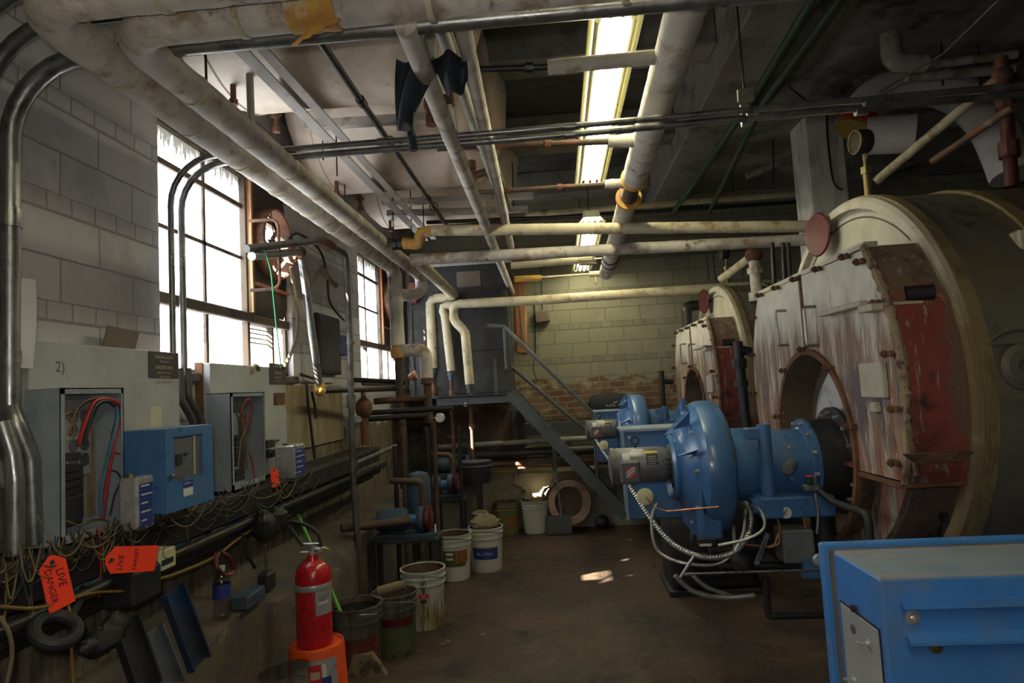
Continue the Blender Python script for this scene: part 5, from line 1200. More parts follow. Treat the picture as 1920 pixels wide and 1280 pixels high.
a, b = wl(505, 720, X1), wl(535, 683, X1); s2_ = obj('sign_plate', MB().box((X1+.001, a.y, a.z), (X1+.004, b.y, b.z)), 'sign', t)
for s, sz, dz in (('ORIGINAL EQUIP.', .017, .025), ('ABILENE', .026, .065), ('BROOKLYN, N.Y.', .014, .09), ('347 372-4201', .014, .11)): wt('lettering', s, sz, (X1+.005, (a.y+b.y)/2, b.z-dz), 'sign_text', s2_, align='CENTER')
a, b = wl(513, 760, X1), wl(534, 736, X1); obj('rust_patch', MB().box((X1, a.y, a.z), (X1+.002, b.y, b.z)), 'rust', t)
a = wl(478, 700, X1); obj('taped_hook', MB().torus((X1+.004, a.y, a.z), (1, 0, 0), .045, .012, 16, 6, (-1.2, 1.6)), 'timber', t)
for (x, y, lb) in ((503, 832, 'small black relay on the far end of the second grey panel'), (506, 850, 'small black relay under another beside the second grey panel')):
    c = wl(x, y, X1+.03); one('relay', MB().box(c-V((.03, .05, .022)), c+V((.02, .05, .022)), .003).cyl(c+V((0, .05, 0)), c+V((0, .14, .01)), .006), 'black', lb, 'relay')
# timber backing and wall things farther along
one('backing_board', MB().box((XL, 4.16, 1.22), (XL+.02, 5.3, 1.66), .002), 'timber', 'stained plywood backing board on the wall beyond the grey panels', 'board')
one('backing_board', MB().box((XL, 4.5, 1.68), (XL+.02, 5.1, 1.95), .002), 'wall_left', 'pale board patch under the black wall cabinet', 'board')
a, b = wl(600, 700, XL+.06), wl(637, 598, XL+.06)
t = thing('wall_cabinet', 'narrow black cabinet with tiny indicator lights on the wall between the windows', 'cabinet', (XL, a.y, a.z))
obj('cabinet_body', MB().box((XL, a.y, a.z), (XL+.06, b.y, b.z), .006), 'black', t)
obj('cabinet_door', MB().box((XL+.06, a.y+.02, a.z+.02), (XL+.065, b.y-.02, b.z-.02), .003), 'tank_black', t)
for y, z in ((.3, .42), (.5, .43)): c = V((XL+.067, a.y+(b.y-a.y)*y, a.z+(b.z-a.z)*z)); obj('indicator_light', MB().sphere(c, .005), 'label_blue', t)
a, b = wl(637, 665, XL+.06), wl(650, 630, XL+.06); one('switch_box', MB().box((XL, a.y, a.z), (XL+.06, b.y, b.z), .004), 'label_blue', 'small dark blue switch box right of the narrow black cabinet', 'switch box')

# steam lines bracketed off the wall near the fan
t = thing('vent_pipe', 'grey iron pipe from the fan dropping to an orange elbow below the black cabinet', 'pipe', wl(560, 480, -1.55))
q = [wl(472, 480, -1.62), U(562, 472, Y=4.05), U(566, 486, Y=4.05), U(600, 732, Y=4.35)]
obj('pipe_body', MB().tube([q[0], q[1]], .025).tube([q[2], q[3]], .025), 'galv', t)
obj('end_fitting', MB().sphere(q[1], .04).torus(U(548, 476, Y=4.02), (1, 0, 0), .045, .014, 16, 8), 'rust', t)
obj('orange_elbow', MB().sphere(q[3], .04).cyl(q[3], q[3]+V((0, 0, .05)), .036), 'orange_wrap', t)
obj('run_pipe', MB().tube([q[3], U(632, 731, Y=4.6), U(760, 728, Y=5.9)], .022), 'black_pipe', t)
t = thing('vent_pipe', 'long iron pipe from the fan bending down past the black cabinet to the floor', 'pipe', U(600, 450, Y=4.15))
q = [wl(462, 466, -1.62), U(602, 450, Y=4.15), U(648, 476, Y=4.5), U(656, 640, Y=4.5), U(662, 900, Y=4.5), U(675, 1090, Y=4.5)]
obj('pipe_body', MB().tube([q[0], q[1]], .022).tube(q[1:], .022, .05), 'galv_dark', t)
obj('rusty_elbow', MB().tube([q[1]-V((.05, 0, 0)), q[1], q[1].lerp(q[2], .4)], .032, .03), 'rust', t)
obj('coupling', MB().cyl(U(658, 740, Y=4.5), U(659, 765, Y=4.5), .03).cyl(U(657, 640, Y=4.5), U(657, 645, Y=4.5), .03), 'galv_dark', t)
def cable(name, pts, r, m_, lb, cat='cable', group=None): return one(name, MB().tube([U(x, y, X=X) for x, y, X in pts], r, n=8, smooth=True), m_, lb, cat, group, loc=U(*pts[0][:2], X=pts[0][2]))
cable('cable', [(489, 465, -1.60), (498, 475, -1.58), (508, 510, -1.58), (513, 560, -1.58), (518, 610, -1.58), (524, 660, -1.60), (527, 690, -1.62)], .004, 'wire_green', 'thin green cord hanging down from the fan to the window sill')
cable('cable', [(545, 500, -1.7), (552, 545, -1.7), (558, 600, -1.7), (553, 640, -1.7), (540, 675, -1.7), (532, 690, -1.7)], .012, 'wire_tan', 'grey cable looping down beside the near window to the second panel')
cable('cable', [(540, 450, -1.72), (560, 438, -1.7), (600, 470, -1.7), (613, 520, -1.7), (618, 565, -1.7), (635, 590, -1.7), (645, 600, -1.7)], .009, 'wire_black', 'black cable arching above the black wall cabinet')
cable('cable', [(604, 500, -1.65), (615, 520, -1.6), (630, 535, -1.6)], .018, 'wire_tan', 'short tan strap hanging between the two iron pipes')
cable('cable', [(605, 500, -1.7), (590, 522, -1.72), (575, 540, -1.74)], .014, 'pipe_grey', 'short grey brace between the two iron pipes')
for (p, lb) in ((((560, 700), (575, 705), (590, 710)), 'dark cable under the second panel sign'), (((575, 720), (578, 760), (583, 800), (590, 860)), 'thick dark cord hanging on the plywood beyond the second panel'), (((585, 735), (590, 760), (592, 785)), 'dark chain-like cord on the plywood')):
    cable('cable', [(x, y, -1.74) for x, y in p], .01, 'wire_black', lb)
# cable loops in the open space round the far fan
cable('cable', [(770, 560, -1.3), (772, 620, -1.3), (766, 660, -1.3), (772, 700, -1.3), (768, 730, -1.3)], .004, 'wire_tan', 'thin tan wire hanging beside the vertical white main')
one('fire_bell', MB().box(U(766, 568, Y=7.0), U(783, 530, Y=7.1), .01), 'darkred', 'dark red box behind the vertical white main', 'alarm box')
t = thing('work_lamp', 'orange-brown lamp shade clamped beneath the far window', 'lamp', U(770, 705, Y=6.1))
obj('lamp_shade', MB().cyl(U(767, 708, Y=6.1), U(781, 703, Y=6.1), .03, .05, 20), 'wood_orange', t)

# orange warning tags and their wire ties
def danger_tag(c, ang, lean, L, W, label, words):
    t = thing('warning_tag', label, 'tag', c)
    right = V((.35, .94, 0)).normalized(); up = V((0, 0, 1))
    right = (right*math.cos(ang)+up*math.sin(ang)).normalized(); nrm = V((.94, -.35, 0)); up = nrm.cross(right)
    mb = MB(); mb.prism([(-L/2, -W/2), (L/2-.0, -W/2), (L/2, W/2), (-L/2, W/2)] if 0 else [(-L/2+.025, -W/2), (L/2, -W/2), (L/2, W/2), (-L/2+.025, W/2), (-L/2, W/2-.03), (-L/2, -W/2+.03)], .0012, c, right, up, nrm)
    obj('card', mb, 'tag', t)
    obj('eyelet', MB().torus(c-right*(L/2-.02)+nrm*.0015, nrm, .006, .002, 16, 6), 'galv', t)
    obj('eyelet_hole', MB().lathe([(.005, 0), (0, 0)], c-right*(L/2-.02)+nrm*.0016, nrm, 12, caps=False), 'black', t)
    for s, sz, dx, dy in words: text('handwriting', s, sz, c+right*dx+up*dy+nrm*.0015, right, up+right*.15, 'ink', t, shear=.15)
    obj('tie', MB().tube([c-right*(L/2-.02), c-right*(L/2+.03)+V((0, 0, .03)), c-right*(L/2+.05)+V((-.03, 0, .07))], .001, n=6), 'wire_tan', t)
    return t
danger_tag(wl(106, 1090, -1.44), -math.radians(78), 0, .155, .072, 'hanging orange warning tag with black handwriting at lower left', (('LIVE', .03, -.035, .004), ('DANGER', .025, -.045, -.024)))
danger_tag(wl(247, 1048, -1.42), -math.radians(12), 0, .18, .082, 'orange warning tag lying almost level right of the hanging one', ())
tg = [o for o in COL.objects if o.name.startswith('warning_tag')][-1]
cc = V(tg.location); rr = (V((.35, .94, 0)).normalized()*math.cos(-math.radians(12))+V((0, 0, 1))*math.sin(-math.radians(12))).normalized(); nn = V((.94, -.35, 0)); uu = nn.cross(rr)
text('handwriting', 'LIVE', .026, cc-rr*.03-uu*.034+nn*.0015, uu, -rr, 'ink', tg, shear=.2); text('handwriting', 'TARGET', .019, cc+rr*.02-uu*.037+nn*.0015, uu, -rr, 'ink', tg, shear=.2)
danger_tag(wl(515, 893, -1.56), -math.radians(85), 0, .11, .055, 'small orange tag hanging below the second grey panel', ())

# odds and ends on the wall under the trough
def jbox(x0, y0, x1, y1, X, m_, lb, cat, d=.06, name='junction_box'):
    a, b = wl(x0, y1, X), wl(x1, y0, X); t = thing(name, lb, cat, (X-d, a.y, a.z))
    obj('box_body', MB().box((X-d, a.y, a.z), (X, b.y, b.z), .004), m_, t); return t, a, b
t, a, b = jbox(297, 1022, 330, 1075, -1.5, 'cream_plastic', 'cream thermostat box with a dark slot beside the level orange tag', 'thermostat', .07, 'thermostat')
obj('slot', MB().box((-1.5, a.y+.02, b.z-.055), (-1.498, b.y-.02, b.z-.035)), 'black', t)
obj('dial_mark', MB().torus((-1.4995, (a.y+b.y)/2, a.z+.07), (1, 0, 0), .028, .0015, 20, 6, (0, PI)), 'ink_grey', t)
jb = [(330, 1008, 358, 1048, -1.6, 'teal', 'teal junction box right of the cream thermostat'), (137, 1080, 168, 1130, -1.6, 'teal', 'teal junction box beside the hanging orange tag'),
      (195, 1055, 228, 1110, -1.6, 'teal', 'teal junction box below the level orange tag'), (430, 975, 455, 1012, -1.6, 'teal', 'small teal junction box beneath the trough'),
      (463, 957, 492, 998, -1.58, 'blue_old', 'bright blue junction box under the second panel'), (545, 938, 556, 960, -1.6, 'teal', 'tiny blue-grey box beside the yellow plate')]
for x0, y0, x1, y1, X, m_, lb in jb:
    t, a, b = jbox(x0, y0, x1, y1, X, m_, lb, 'junction box')
    obj('knockout', MB().lathe([(.012, 0), (.014, .002), (.008, .003), (0, .003)], (X, (a.y+b.y)/2, (a.z+b.z)/2), (1, 0, 0), 14, caps=False), 'black', t)
jbox(528, 945, 545, 975, -1.62, 'yellow', 'dirty yellow switch plate beneath the far end of the trough', 'switch plate', .02, 'switch_plate')
jbox(362, 990, 385, 1050, -1.68, 'grey_panel', 'pale wall panel behind the hanging cords', 'wall panel', .02, 'wall_panel')
for x, lb in ((400, 'white stub of conduit below the trough, left of the hanging cords'), (408, 'grey stub of conduit below the trough')): pipe('conduit_stub', [wl(x, 975, -1.66), wl(x+3, 1030, -1.66)], .017, 'pipe_grey', lb)
for (x, y, s_, lb) in ((495, 985, 1.2, 'left black plug cluster under the second panel'), (520, 972, 1.0, 'right black plug cluster under the second panel')):
    c = wl(x, y, -1.5); one('plug_cluster', MB().sphere(c, .06*s_, (.8, 1.0, 1), jit=.18, u=12, v=8).box(c+V((-.03, -.05, -.06)), c+V((.03, .04, .02)), .01), 'black', lb, 'plugs')
c = wl(500, 1090, -1.46); t = thing('power_adapter', 'black power adapter hanging on a cord above the blue outlet box', 'adapter', c)
obj('adapter_body', MB().box(c+V((-.03, -.045, -.045)), c+V((.03, .045, .05)), .012), 'black', t); obj('cord', MB().tube([c+V((0, 0, .04)), wl(498, 1050, -1.47), wl(497, 1010, -1.5)], .005, n=6, smooth=True), 'wire_brown', t)
c = wl(470, 1120, -1.46); t = thing('outlet_box', 'light blue outlet box lying on the plaster ledge', 'outlet box', c)
obj('box_body', MB().box(c+V((-.05, -.09, -.03)), c+V((.03, .09, .03)), .006), 'blue_old', t); obj('cover_slots', MB().box(c+V((.03, -.03, -.005)), c+V((.032, -.02, .008))).box(c+V((.03, .0, -.005)), c+V((.032, .01, .008))), 'black', t)
t = thing('transformer', 'black boxy transformer behind the level orange tag', 'transformer', wl(255, 1090, -1.5))
c = wl(252, 1098, -1.5); obj('housing', MB().box(c+V((-.08, -.06, -.06)), c+V((.04, .1, .06)), .012), 'black', t)
for (x0, y0, x1, y1, m_, lb) in ((300, 1120, 352, 1262, 'blue_shaded', 'long blue perforated channel leaning at lower left'), (205, 1180, 250, 1310, 'black', 'dark blue-black channel leaning left of the blue one'), (255, 1200, 300, 1310, 'steel_blue', 'slate grey channel leaning between the two dark ones')):
    a, b = wl(x0, y0, -1.42), wl(x1, y1, -1.36); d = (b-a).normalized(); w = V((.2, .95, .15)).normalized(); w = (w-d*w.dot(d)).normalized(); n_ = d.cross(w)
    t = thing('steel_channel', lb, 'channel', a); mb = MB(); L = (b-a).length; mb.prism([(0, 0), (.09, 0), (.09, .03), (.084, .03), (.084, .006), (.006, .006), (.006, .03), (0, .03)], L, a, w, n_, d); obj('channel_body', mb, m_, t)
    for k in range(4): c = a+d*(L*(.18+.2*k))+w*.045-n_*.003; obj('punched_hole', MB().lathe([(0, 0), (.016, 0), (.018, .003)], c, n_, 16, caps=False), 'black' if k != 2 else 'yellow', t)
c = wl(104, 1180, -1.42); t = thing('belt_pulley', 'black rubber ring hanging at lower left below the orange tag', 'ring', c)
obj('ring', MB().torus(c, (.55, -.2, .8), .052, .018, 28, 10), 'black', t); obj('strap', MB().tube([c+V((0, .05, .02)), wl(135, 1150, -1.46), wl(148, 1125, -1.5)], .014, n=8, smooth=True), 'black', t)
c = wl(192, 1200, -1.4); one('work_glove', MB().sphere(c, .07, (.5, 1.1, .6), jit=.12).sphere(wl(165, 1212, -1.38), .035, (.6, 1, .6), jit=.1).sphere(wl(215, 1180, -1.42), .05, (.6, 1, 1), jit=.12), 'black', 'black crumpled glove-like bundle hanging at lower left', 'glove')
# water bottle on the ledge
c = wl(417, 1158, -1.5); t = thing('water_bottle', 'clear plastic water bottle with blue label on the plaster ledge', 'bottle', c)
obj('bottle_body', MB().lathe([(0, 0), (.032, 0), (.036, .01), (.035, .08), (.036, .09), (.036, .15), (.03, .175), (.014, .195), (.013, .205)], c, EZ, 24), 'clear_plastic', t)
obj('bottle_label', MB().lathe([(.0366, .085), (.0366, .145)], c, EZ, 24, caps=False), 'label_blue', t); obj('cap', MB().cyl(c+V((0, 0, .2)), c+V((0, 0, .22)), .016, n=16), 'label_white', t)
# hanging cords and wires under the trough
RW = random.Random(3)
ck = ['wire_brown', 'wire_black', 'wire_brown', 'wire_yellow', 'wire_brown', 'wire_black', 'wire_tan']
for i in range(95):
    x = RW.uniform(-60, 560); y = 1045-.295*x+RW.uniform(-10, 18); X = RW.uniform(-1.62, -1.5)
    w = RW.uniform(15, 95); dp = RW.uniform(8, 60)*(1.15-.6*x/560)
    pts = [(x, y, X), (x+w*.2, y+dp*.75, X+.05), (x+w*.5, y+dp, X+.08), (x+w*.8, y+dp*.6-w*.1, X+.05), (x+w, y-.3*w+RW.uniform(-6, 6), X)]
    cable('loose_cord', pts, RW.uniform(.0016, .0032), ck[i % 7], 'loose cord looping under the wiring trough on the left wall', 'cord', 'loose cords under the wiring trough')
for i in range(14):
    x = RW.uniform(0, 540); y = 1050-.295*x; X = RW.uniform(-1.6, -1.5)
    pts = [(x, y, X), (x+RW.uniform(-6, 6), y+RW.uniform(30, 60), X+.03), (x+RW.uniform(-14, 14), y+RW.uniform(80, 150)*(1.1-.8*x/540), X+.06)]
    cable('hanging_wire', pts, .0028, ck[(i+2) % 7], 'wire end hanging straight down from the wiring trough', 'wire', 'wire ends under the wiring trough')
cable('cord', [(0, 1137, -1.45), (60, 1140, -1.45), (110, 1130, -1.45), (170, 1112, -1.48), (235, 1108, -1.5)], .005, 'wire_yellow', 'yellow-brown cord strung level at lower left behind the hanging tag', 'cord')
cable('cord', [(295, 1085, -1.5), (330, 1075, -1.5), (400, 1045, -1.5), (440, 1015, -1.52), (490, 980, -1.55)], .006, 'wire_yellow', 'yellow cord rising from the cream thermostat toward the second panel', 'cord')
cable('cord', [(127, 1130, -1.44), (135, 1170, -1.4), (134, 1220, -1.4), (138, 1290, -1.4)], .004, 'wire_yellow', 'yellow wire hanging below the orange tag', 'cord')
cable('cord', [(0, 1155, -1.38), (18, 1190, -1.36), (22, 1230, -1.36), (10, 1290, -1.36)], .005, 'wire_tan', 'tan cord hanging at the extreme lower left', 'cord')
cable('cord', [(405, 1038, -1.48), (408, 1065, -1.46), (425, 1078, -1.46), (438, 1068, -1.46), (430, 1045, -1.46), (415, 1036, -1.48)], .009, 'darkred', 'coiled dark red cord hanging on the plaster wall', 'cord')
cable('cord', [(455, 1000, -1.5), (462, 1040, -1.5), (470, 1050, -1.5), (478, 1064, -1.5)], .008, 'wire_black', 'black cord with a plug hanging left of the adapter', 'cord')
# green-handled broom leaning on the ledge
t = thing('broom', 'broom with a lime green handle leaning against the left wall', 'broom', U(682, 1252, Z=0.02))
a, b = U(557, 962, X=-1.66), U(682, 1245, Z=.06)
obj('handle', MB().tube([a, b], .011, n=12), 'green_handle', t)
d = (b-a).normalized(); mb = MB(); mb.prism([(-.05, 0), (.05, 0), (.13, -.12), (-.1, -.12)], .05, b+V((0, -.02, .06)), EX, EZ, EY); obj('bristles', mb, 'rag', t)

# fire extinguisher on an upturned orange pail
pc = U(594, 1203, Z=.37); pc = V((pc.x, pc.y, 0))
t = thing('orange_pail', 'upturned orange pail with grey label under the fire extinguisher', 'bucket', pc)
obj('pail_body', MB().lathe([(.150, 0), (.152, .02), (.147, .022), (.147, .05), (.151, .055), (.146, .07), (.132, .355), (.128, .37), (.12, .372), (.118, .362), (0, .362)], pc, EZ, 48), 'orange', t)
lab = lambda r0, a0, a1, z0, z1, m_, nm, par: obj(nm, MB().grid(lambda u, v: V((pc.x+(r0-.05*0-(z0+(z1-z0)*v)*.049+0)*math.cos(a0+(a1-a0)*u), pc.y+(r0-(z0+(z1-z0)*v)*.049)*math.sin(a0+(a1-a0)*u), z0+(z1-z0)*v)), 14, 3), m_, par)
R0 = .1512
fa = lambda d: math.radians(-90+d+21)   # 0 = toward the camera
lab(R0, fa(-62), fa(40), .10, .33, 'silver_tape', 'grey_label', t)
lab(R0+.001, fa(-48), fa(-20), .16, .295, 'label_white', 'sticker', t); lab(R0+.001, fa(-17), fa(7), .22, .31, 'label_red', 'sticker', t)
lab(R0+.0012, fa(-14), fa(4), .245, .28, 'clay', 'sticker', t); lab(R0+.001, fa(8), fa(17), .25, .31, 'label_white', 'sticker', t)
lab(R0+.001, fa(7), fa(26), .195, .25, 'label_blue', 'sticker', t); lab(R0+.001, fa(-20), fa(-9), .1, .215, 'label_white', 'sticker', t); lab(R0+.001, fa(-10), fa(16), .105, .16, 'label_red', 'sticker', t); lab(R0+.0014, fa(12), fa(24), .16, .195, 'label_white', 'sticker', t)
def on_pail(s, size, ad, z, m_):
    for i, ch in enumerate(s):
        a_ = fa(ad+i*size*230); n_ = V((math.cos(a_), math.sin(a_), 0)); p = V((pc.x, pc.y, z))+n_*(R0-.049*z+.0022)
        text('lettering', ch, size, p, V((-n_.y, n_.x, 0)), EZ, m_, t)
on_pail('CAB', .042, -46, .205, 'label_red'); on_pail('WAY', .036, -40, .165, 'label_red'); on_pail('OPEN A', .016, -46, .262, 'label_blue'); on_pail('THE', .02, -8, .135, 'label_white'); on_pail('HOME', .02, -6, .12, 'label_white')
ec = V((pc.x-.008, pc.y, .363))
t = thing('fire_extinguisher', 'red fire extinguisher standing on the upturned orange pail', 'fire extinguisher', ec)
obj('cylinder', MB().lathe([(0, 0), (.078, 0), (.086, .01), (.087, .03), (.087, .32), (.083, .35), (.068, .38), (.045, .397), (.03, .402), (.026, .42), (.024, .43)], ec, EZ, 48), 'red', t)
obj('silver_band', MB().lathe([(.0875, .268), (.0885, .27), (.0885, .295), (.0875, .297)], ec, EZ, 48, caps=False), 'silver_tape', t)
def ex(a0, a1, z0, z1, r, m_, nm): return obj(nm, MB().grid(lambda u, v: V((ec.x+r*math.cos(a0+(a1-a0)*u), ec.y+r*math.sin(a0+(a1-a0)*u), ec.z+z0+(z1-z0)*v)), 12, 1), m_, t)
ex(fa(5), fa(70), .155, .268, .088, 'silver_tape', 'instruction_label'); ex(fa(12), fa(50), .205, .218, .0888, 'label_white', 'label_strip')
for k in range(3): ex(fa(12), fa(55-8*k), .24-.01*k, .243-.01*k, .0888, 'ink_grey', 'print_line')
v0 = ec+V((0, 0, .43))
obj('valve_head', MB().cyl(v0, v0+V((0, 0, .05)), .016, n=14).cyl(v0+V((0, 0, .02)), v0+V((.05, -.01, .02)), .011, n=10), 'chrome', t)
obj('lever', MB().box(v0+V((-.045, -.008, .05)), v0+V((.05, .008, .054)), .002), 'chrome', t); obj('carry_handle', MB().box(v0+V((-.06, -.008, .01)), v0+V((.0, .008, .014)), .002).box(v0+V((.01, -.009, .028)), v0+V((.065, .009, .032)), .002), 'chrome', t)
obj('hose', MB().tube([v0+V((.045, 0, .035)), v0+V((.03, .0, .1)), v0+V((-.04, .02, .14)), v0+V((-.115, .03, .155)), v0+V((-.13, .03, .14)), v0+V((-.1, .02, .10)), v0+V((-.05, .01, .04))], .009, n=10, smooth=True), 'black', t)
obj('safety_tag', MB().cyl(v0+V((.06, 0, .03)), v0+V((.085, 0, .018)), .006, .002, n=8), 'yellow', t)
# clear plastic tub in the very front
c = U(540, 1300, Y=2.55); c = V((c.x, c.y, c.z-.03)); t = thing('plastic_jug', 'clear plastic container with a slanted rim in front of the orange pail', 'container', (c.x, c.y, 0))
obj('support_crate', MB().box((c.x-.12, c.y-.1, 0), (c.x+.12, c.y+.12, c.z-.06), .01), 'black', t)
tilt = V((-.12, 0, 1)).normalized()
obj('jug_body', MB().lathe([(0, -.05), (.06, -.05), (.07, -.02), (.075, .05), (.082, .055), (.084, .075), (.09, .08), (.094, .12), (.097, .122)], c, tilt, 32), 'clear_plastic', t)
# ------------------------------------------------------------------ pails, pumps, stairs, the back wall
def pail(x, yb, name_lb, m_='pail', r=.15, h=.37, fill=None, lid=None, X=None):
    c = U(x, yb, Z=0); c = V((c.x, min(c.y+r*.6, 7.19), 0)); t = thing('bucket', name_lb, 'bucket', c)
    obj('pail_body', MB().lathe([(0, .004), (r*.84, 0), (r*.86, .01), (r*.95, h*.74), (r*1.0, h*.75), (r*1.0, h*.78), (r*.965, h*.785), (r*.975, h*.86), (r*1.02, h*.865), (r*1.02, h*.89), (r*.985, h*.895), (r*.99, h*.97), (r*1.03, h*.975), (r*1.03, h), (r*.965, h), (r*.95, h*.9)], c, EZ, 40, caps=False), m_, t)
    obj('pail_inside', MB().lathe([(r*.955, h*.98), (r*.9, h*.62), (0, h*.6)], c, EZ, 40, caps=False), 'pail_inside', t)
    if fill: obj('contents', MB().lathe([(0, h*.9), (r*.94, h*.9)], c, EZ, 32, caps=False), fill, t)
    obj('bail_handle', MB().torus(c+V((0, 0, h*.8)), (0, .35, 1), r*1.04, .003, 30, 6, (PI*.5, PI*1.5), (0, 1, 0)), 'galv', t)
    def lb(a0, a1, z0, z1, m2, nm='label', rr=.004):
        k = lambda z: r*.86+(r*.09)*(z/(h*.74)); return obj(nm, MB().grid(lambda u, v: V((c.x+(k(z0+(z1-z0)*v)+rr)*math.cos(fa(a0+(a1-a0)*u)), c.y+(k(z0+(z1-z0)*v)+rr)*math.sin(fa(a0+(a1-a0)*u)), z0+(z1-z0)*v)), 10, 2), m2, t)
    def tx(s, size, ad, z, m2):
        for i, ch in enumerate(s):
            a_ = fa(ad+i*size*280); n_ = V((math.cos(a_), math.sin(a_), 0)); text('lettering', ch, size, V((c.x, c.y, z))+n_*(r*.86+r*.09*(z/(h*.74))+.0055), V((-n_.y, n_.x, 0)), EZ, m2, t)
    return t, c, lb, tx
t, c, lb, tx = pail(663, 1262, 'dark oily bucket full of black liquid behind the orange pail', 'pail_dark', .15, .36, 'oil'); lb(-60, 60, .03, .2, 'darkred')
t, c, lb, tx = pail(737, 1232, 'greasy grey bucket with red and green label, between the oily and stained white buckets', 'pail_dark', .135, .36); lb(-60, 50, .19, .235, 'pump_red'); lb(-60, 50, .03, .18, 'label_green')
obj('paint_roller', MB().cyl(c+V((-.1, 0, .36)), c+V((.06, .03, .39)), .03, n=16), 'rag', t)
t, c, lb, tx = pail(792, 1180, 'stained white bucket with a small red logo label standing in the open', 'pail', .15, .38); lb(-22, 4, .215, .24, 'label_red'); tx('WD', .016, -14, .221, 'label_white'); lb(-18, -2, .185, .205, 'black', 'dog_emblem')
t, c, lb, tx = pail(850, 1088, 'bucket with a brown and green food label beside the pump stand', 'pail_clean', .15, .37); lb(-55, 30, .12, .25, 'label_green'); lb(-8, 40, .15, .25, 'label_brown'); lb(-40, -15, .215, .235, 'label_white'); lb(-40, -15, .175, .195, 'label_white')
t, c, lb, tx = pail(912, 1072, 'white bucket with a blue label, stuffed with rags', 'pail_clean', .15, .37); lb(-70, 28, .115, .205, 'label_blue'); tx('ALLPRO', .034, -52, .15, 'label_white'); lb(-70, 28, .205, .215, 'label_brown')
mb = MB(); mb.sphere(c+V((0, .0, .40)), .13, (1, 1, .55), 18, 12, .1).sphere(c+V((-.05, .12, .44)), .08, (1, 1, .6), 14, 8, .12); obj('rags', mb, 'rag', t)
t, c, lb, tx = pail(958, 978, 'yellow-green bucket at the foot of the back wall', 'pail_yellow', .15, .34); lb(-10, 35, .1, .18, 'label_brown')
t, c, lb, tx = pail(1008, 978, 'pale bucket in the sun patch overflowing with rags', 'pail_clean', .15, .34)
mb = MB()
mb.grid(lambda u, v: V((c.x+(u-.5)*.44, c.y-.03+.16*(v-.5)+.02*math.sin(11*u), .36+.22*abs(u-.5)**1.2*2+.03*math.sin(17*u+5*v)-.05*abs(v-.5))), 26, 8); mb.sphere(c+V((.0, 0, .36)), .13, (1.1, 1, .35), 16, 10, .15); obj('rags', mb, 'rag', t)
for x, y, r_, a0, lb_ in ((1008, 890, .2, PI*1.0, 'hoop of grey hose on the foundation behind the pale bucket'), (920, 878, .17, 0, 'black round pulley guard beside the far pump')):
    pass
one('hose_hoop', MB().torus(U(1005, 900, Y=7.28), (0, 1, .05), .24, .012, 36, 8, (-1.75, 1.5), (0, 0, 1)), 'galv_dark', 'thin hoop of hose standing above the pale bucket', 'hose')

# fire-clay ring leaning against the foundation
c = U(1067, 941, Y=7.22); t = thing('refractory_ring', 'broken pinkish fire-clay ring leaning against the back foundation', 'ring', (c.x, c.y, 0)); ax = V((.25, -1, .15)).normalized()
obj('ring_body', MB().lathe([(.16, -.03), (.235, -.03), (.24, .03), (.17, .04), (.16, -.03)], c, ax, 44, caps=False), 'clay', t)
obj('steel_band', MB().lathe([(.241, -.02), (.252, -.02), (.252, .09), (.241, .09)], c, -ax, 44, caps=False), 'brown_pipe', t)
obj('ring_filling', MB().lathe([(.16, .03), (0, .04)], c, -ax, 36, caps=False), 'ledge', t)
one('rubber_ball', MB().sphere((U(1127, 956, Y=7.2).x, 7.2, .073), .08, (1, 1, .9), 18, 12), 'black', 'black round object on the floor right of the clay ring', 'ball')
# lobby dustpan
q = U(1050, 1002, Z=0.0); b = U(1052, 968, Y=q.y+.06)
t = thing('dustpan', 'black long-handled dustpan standing by the stairs', 'dustpan', q)
obj('handle', MB().tube([U(1036, 822, Y=q.y+.15), b], .011, n=10), 'galv', t)
mb = MB(); x0, x1 = -.15, .15
mb.prism([(0, 0), (.16, .0), (.18, .17), (.10, .19), (.0, .02)], .27, (q.x-.14, q.y-.04, .002), EY, EZ, EX, bev=.004); obj('pan', mb, 'black', t)

# black tank on its steel platform
Tx0, Tx1 = U(772, 600, Y=7.3).x, U(953, 600, Y=7.1).x
zp = U(850, 745, Y=7.0).z
t = thing('steel_platform', 'grey steel platform beam carrying the black tank in the back left corner', 'platform', (-1.0, 7.2, zp-.1))
bx0 = U(818, 740, Y=6.85).x; bx1 = U(962, 740, Y=6.85).x
obj('front_channel', MB().box((bx0, 6.85, zp-.08), (bx1, 6.87, zp+.02)).box((bx0, 6.83, zp+.012), (bx1, 6.87, zp+.022)).box((bx0, 6.83, zp-.08), (bx1, 6.87, zp-.07)), 'steel_blue', t)
obj('deck', MB().box((XL+.05, 6.87, zp), (bx1, 7.7, zp+.02)), 'steel_blue', t)
for k in (0, 1, 2): 
    xk = (bx0+.0, (bx0+bx1)/2, bx1-.04)[k]
obj('leg', MB().box((bx1-.06, 7.3, 0.6), (bx1, 7.36, zp)), 'steel_blue', t); obj('leg', MB().box((XL+.1, 6.9, 0.0), (XL+.16, 6.96, zp)), 'steel_blue', t)
obj('post', MB().box((U(926, 700, Y=6.84).x, 6.83, zp+.02), (U(926, 700, Y=6.84).x+.03, 6.86, zp+.38)), 'steel_blue', t)
ztop = U(860, 497, Y=7.1).z
t = thing('black_tank', 'tall black square tank with a faded paper label, standing on the corner platform', 'tank', ((Tx0+Tx1)/2, 7.35, zp+.02))
obj('tank_body', MB().box((Tx0, 7.1, zp+.022), (Tx1, 7.7, ztop), .01), 'tank_black', t)
mb = MB()
for z in (zp+.5, zp+1.0): mb.box((Tx0, 7.09, z), (Tx1, 7.1, z+.03))
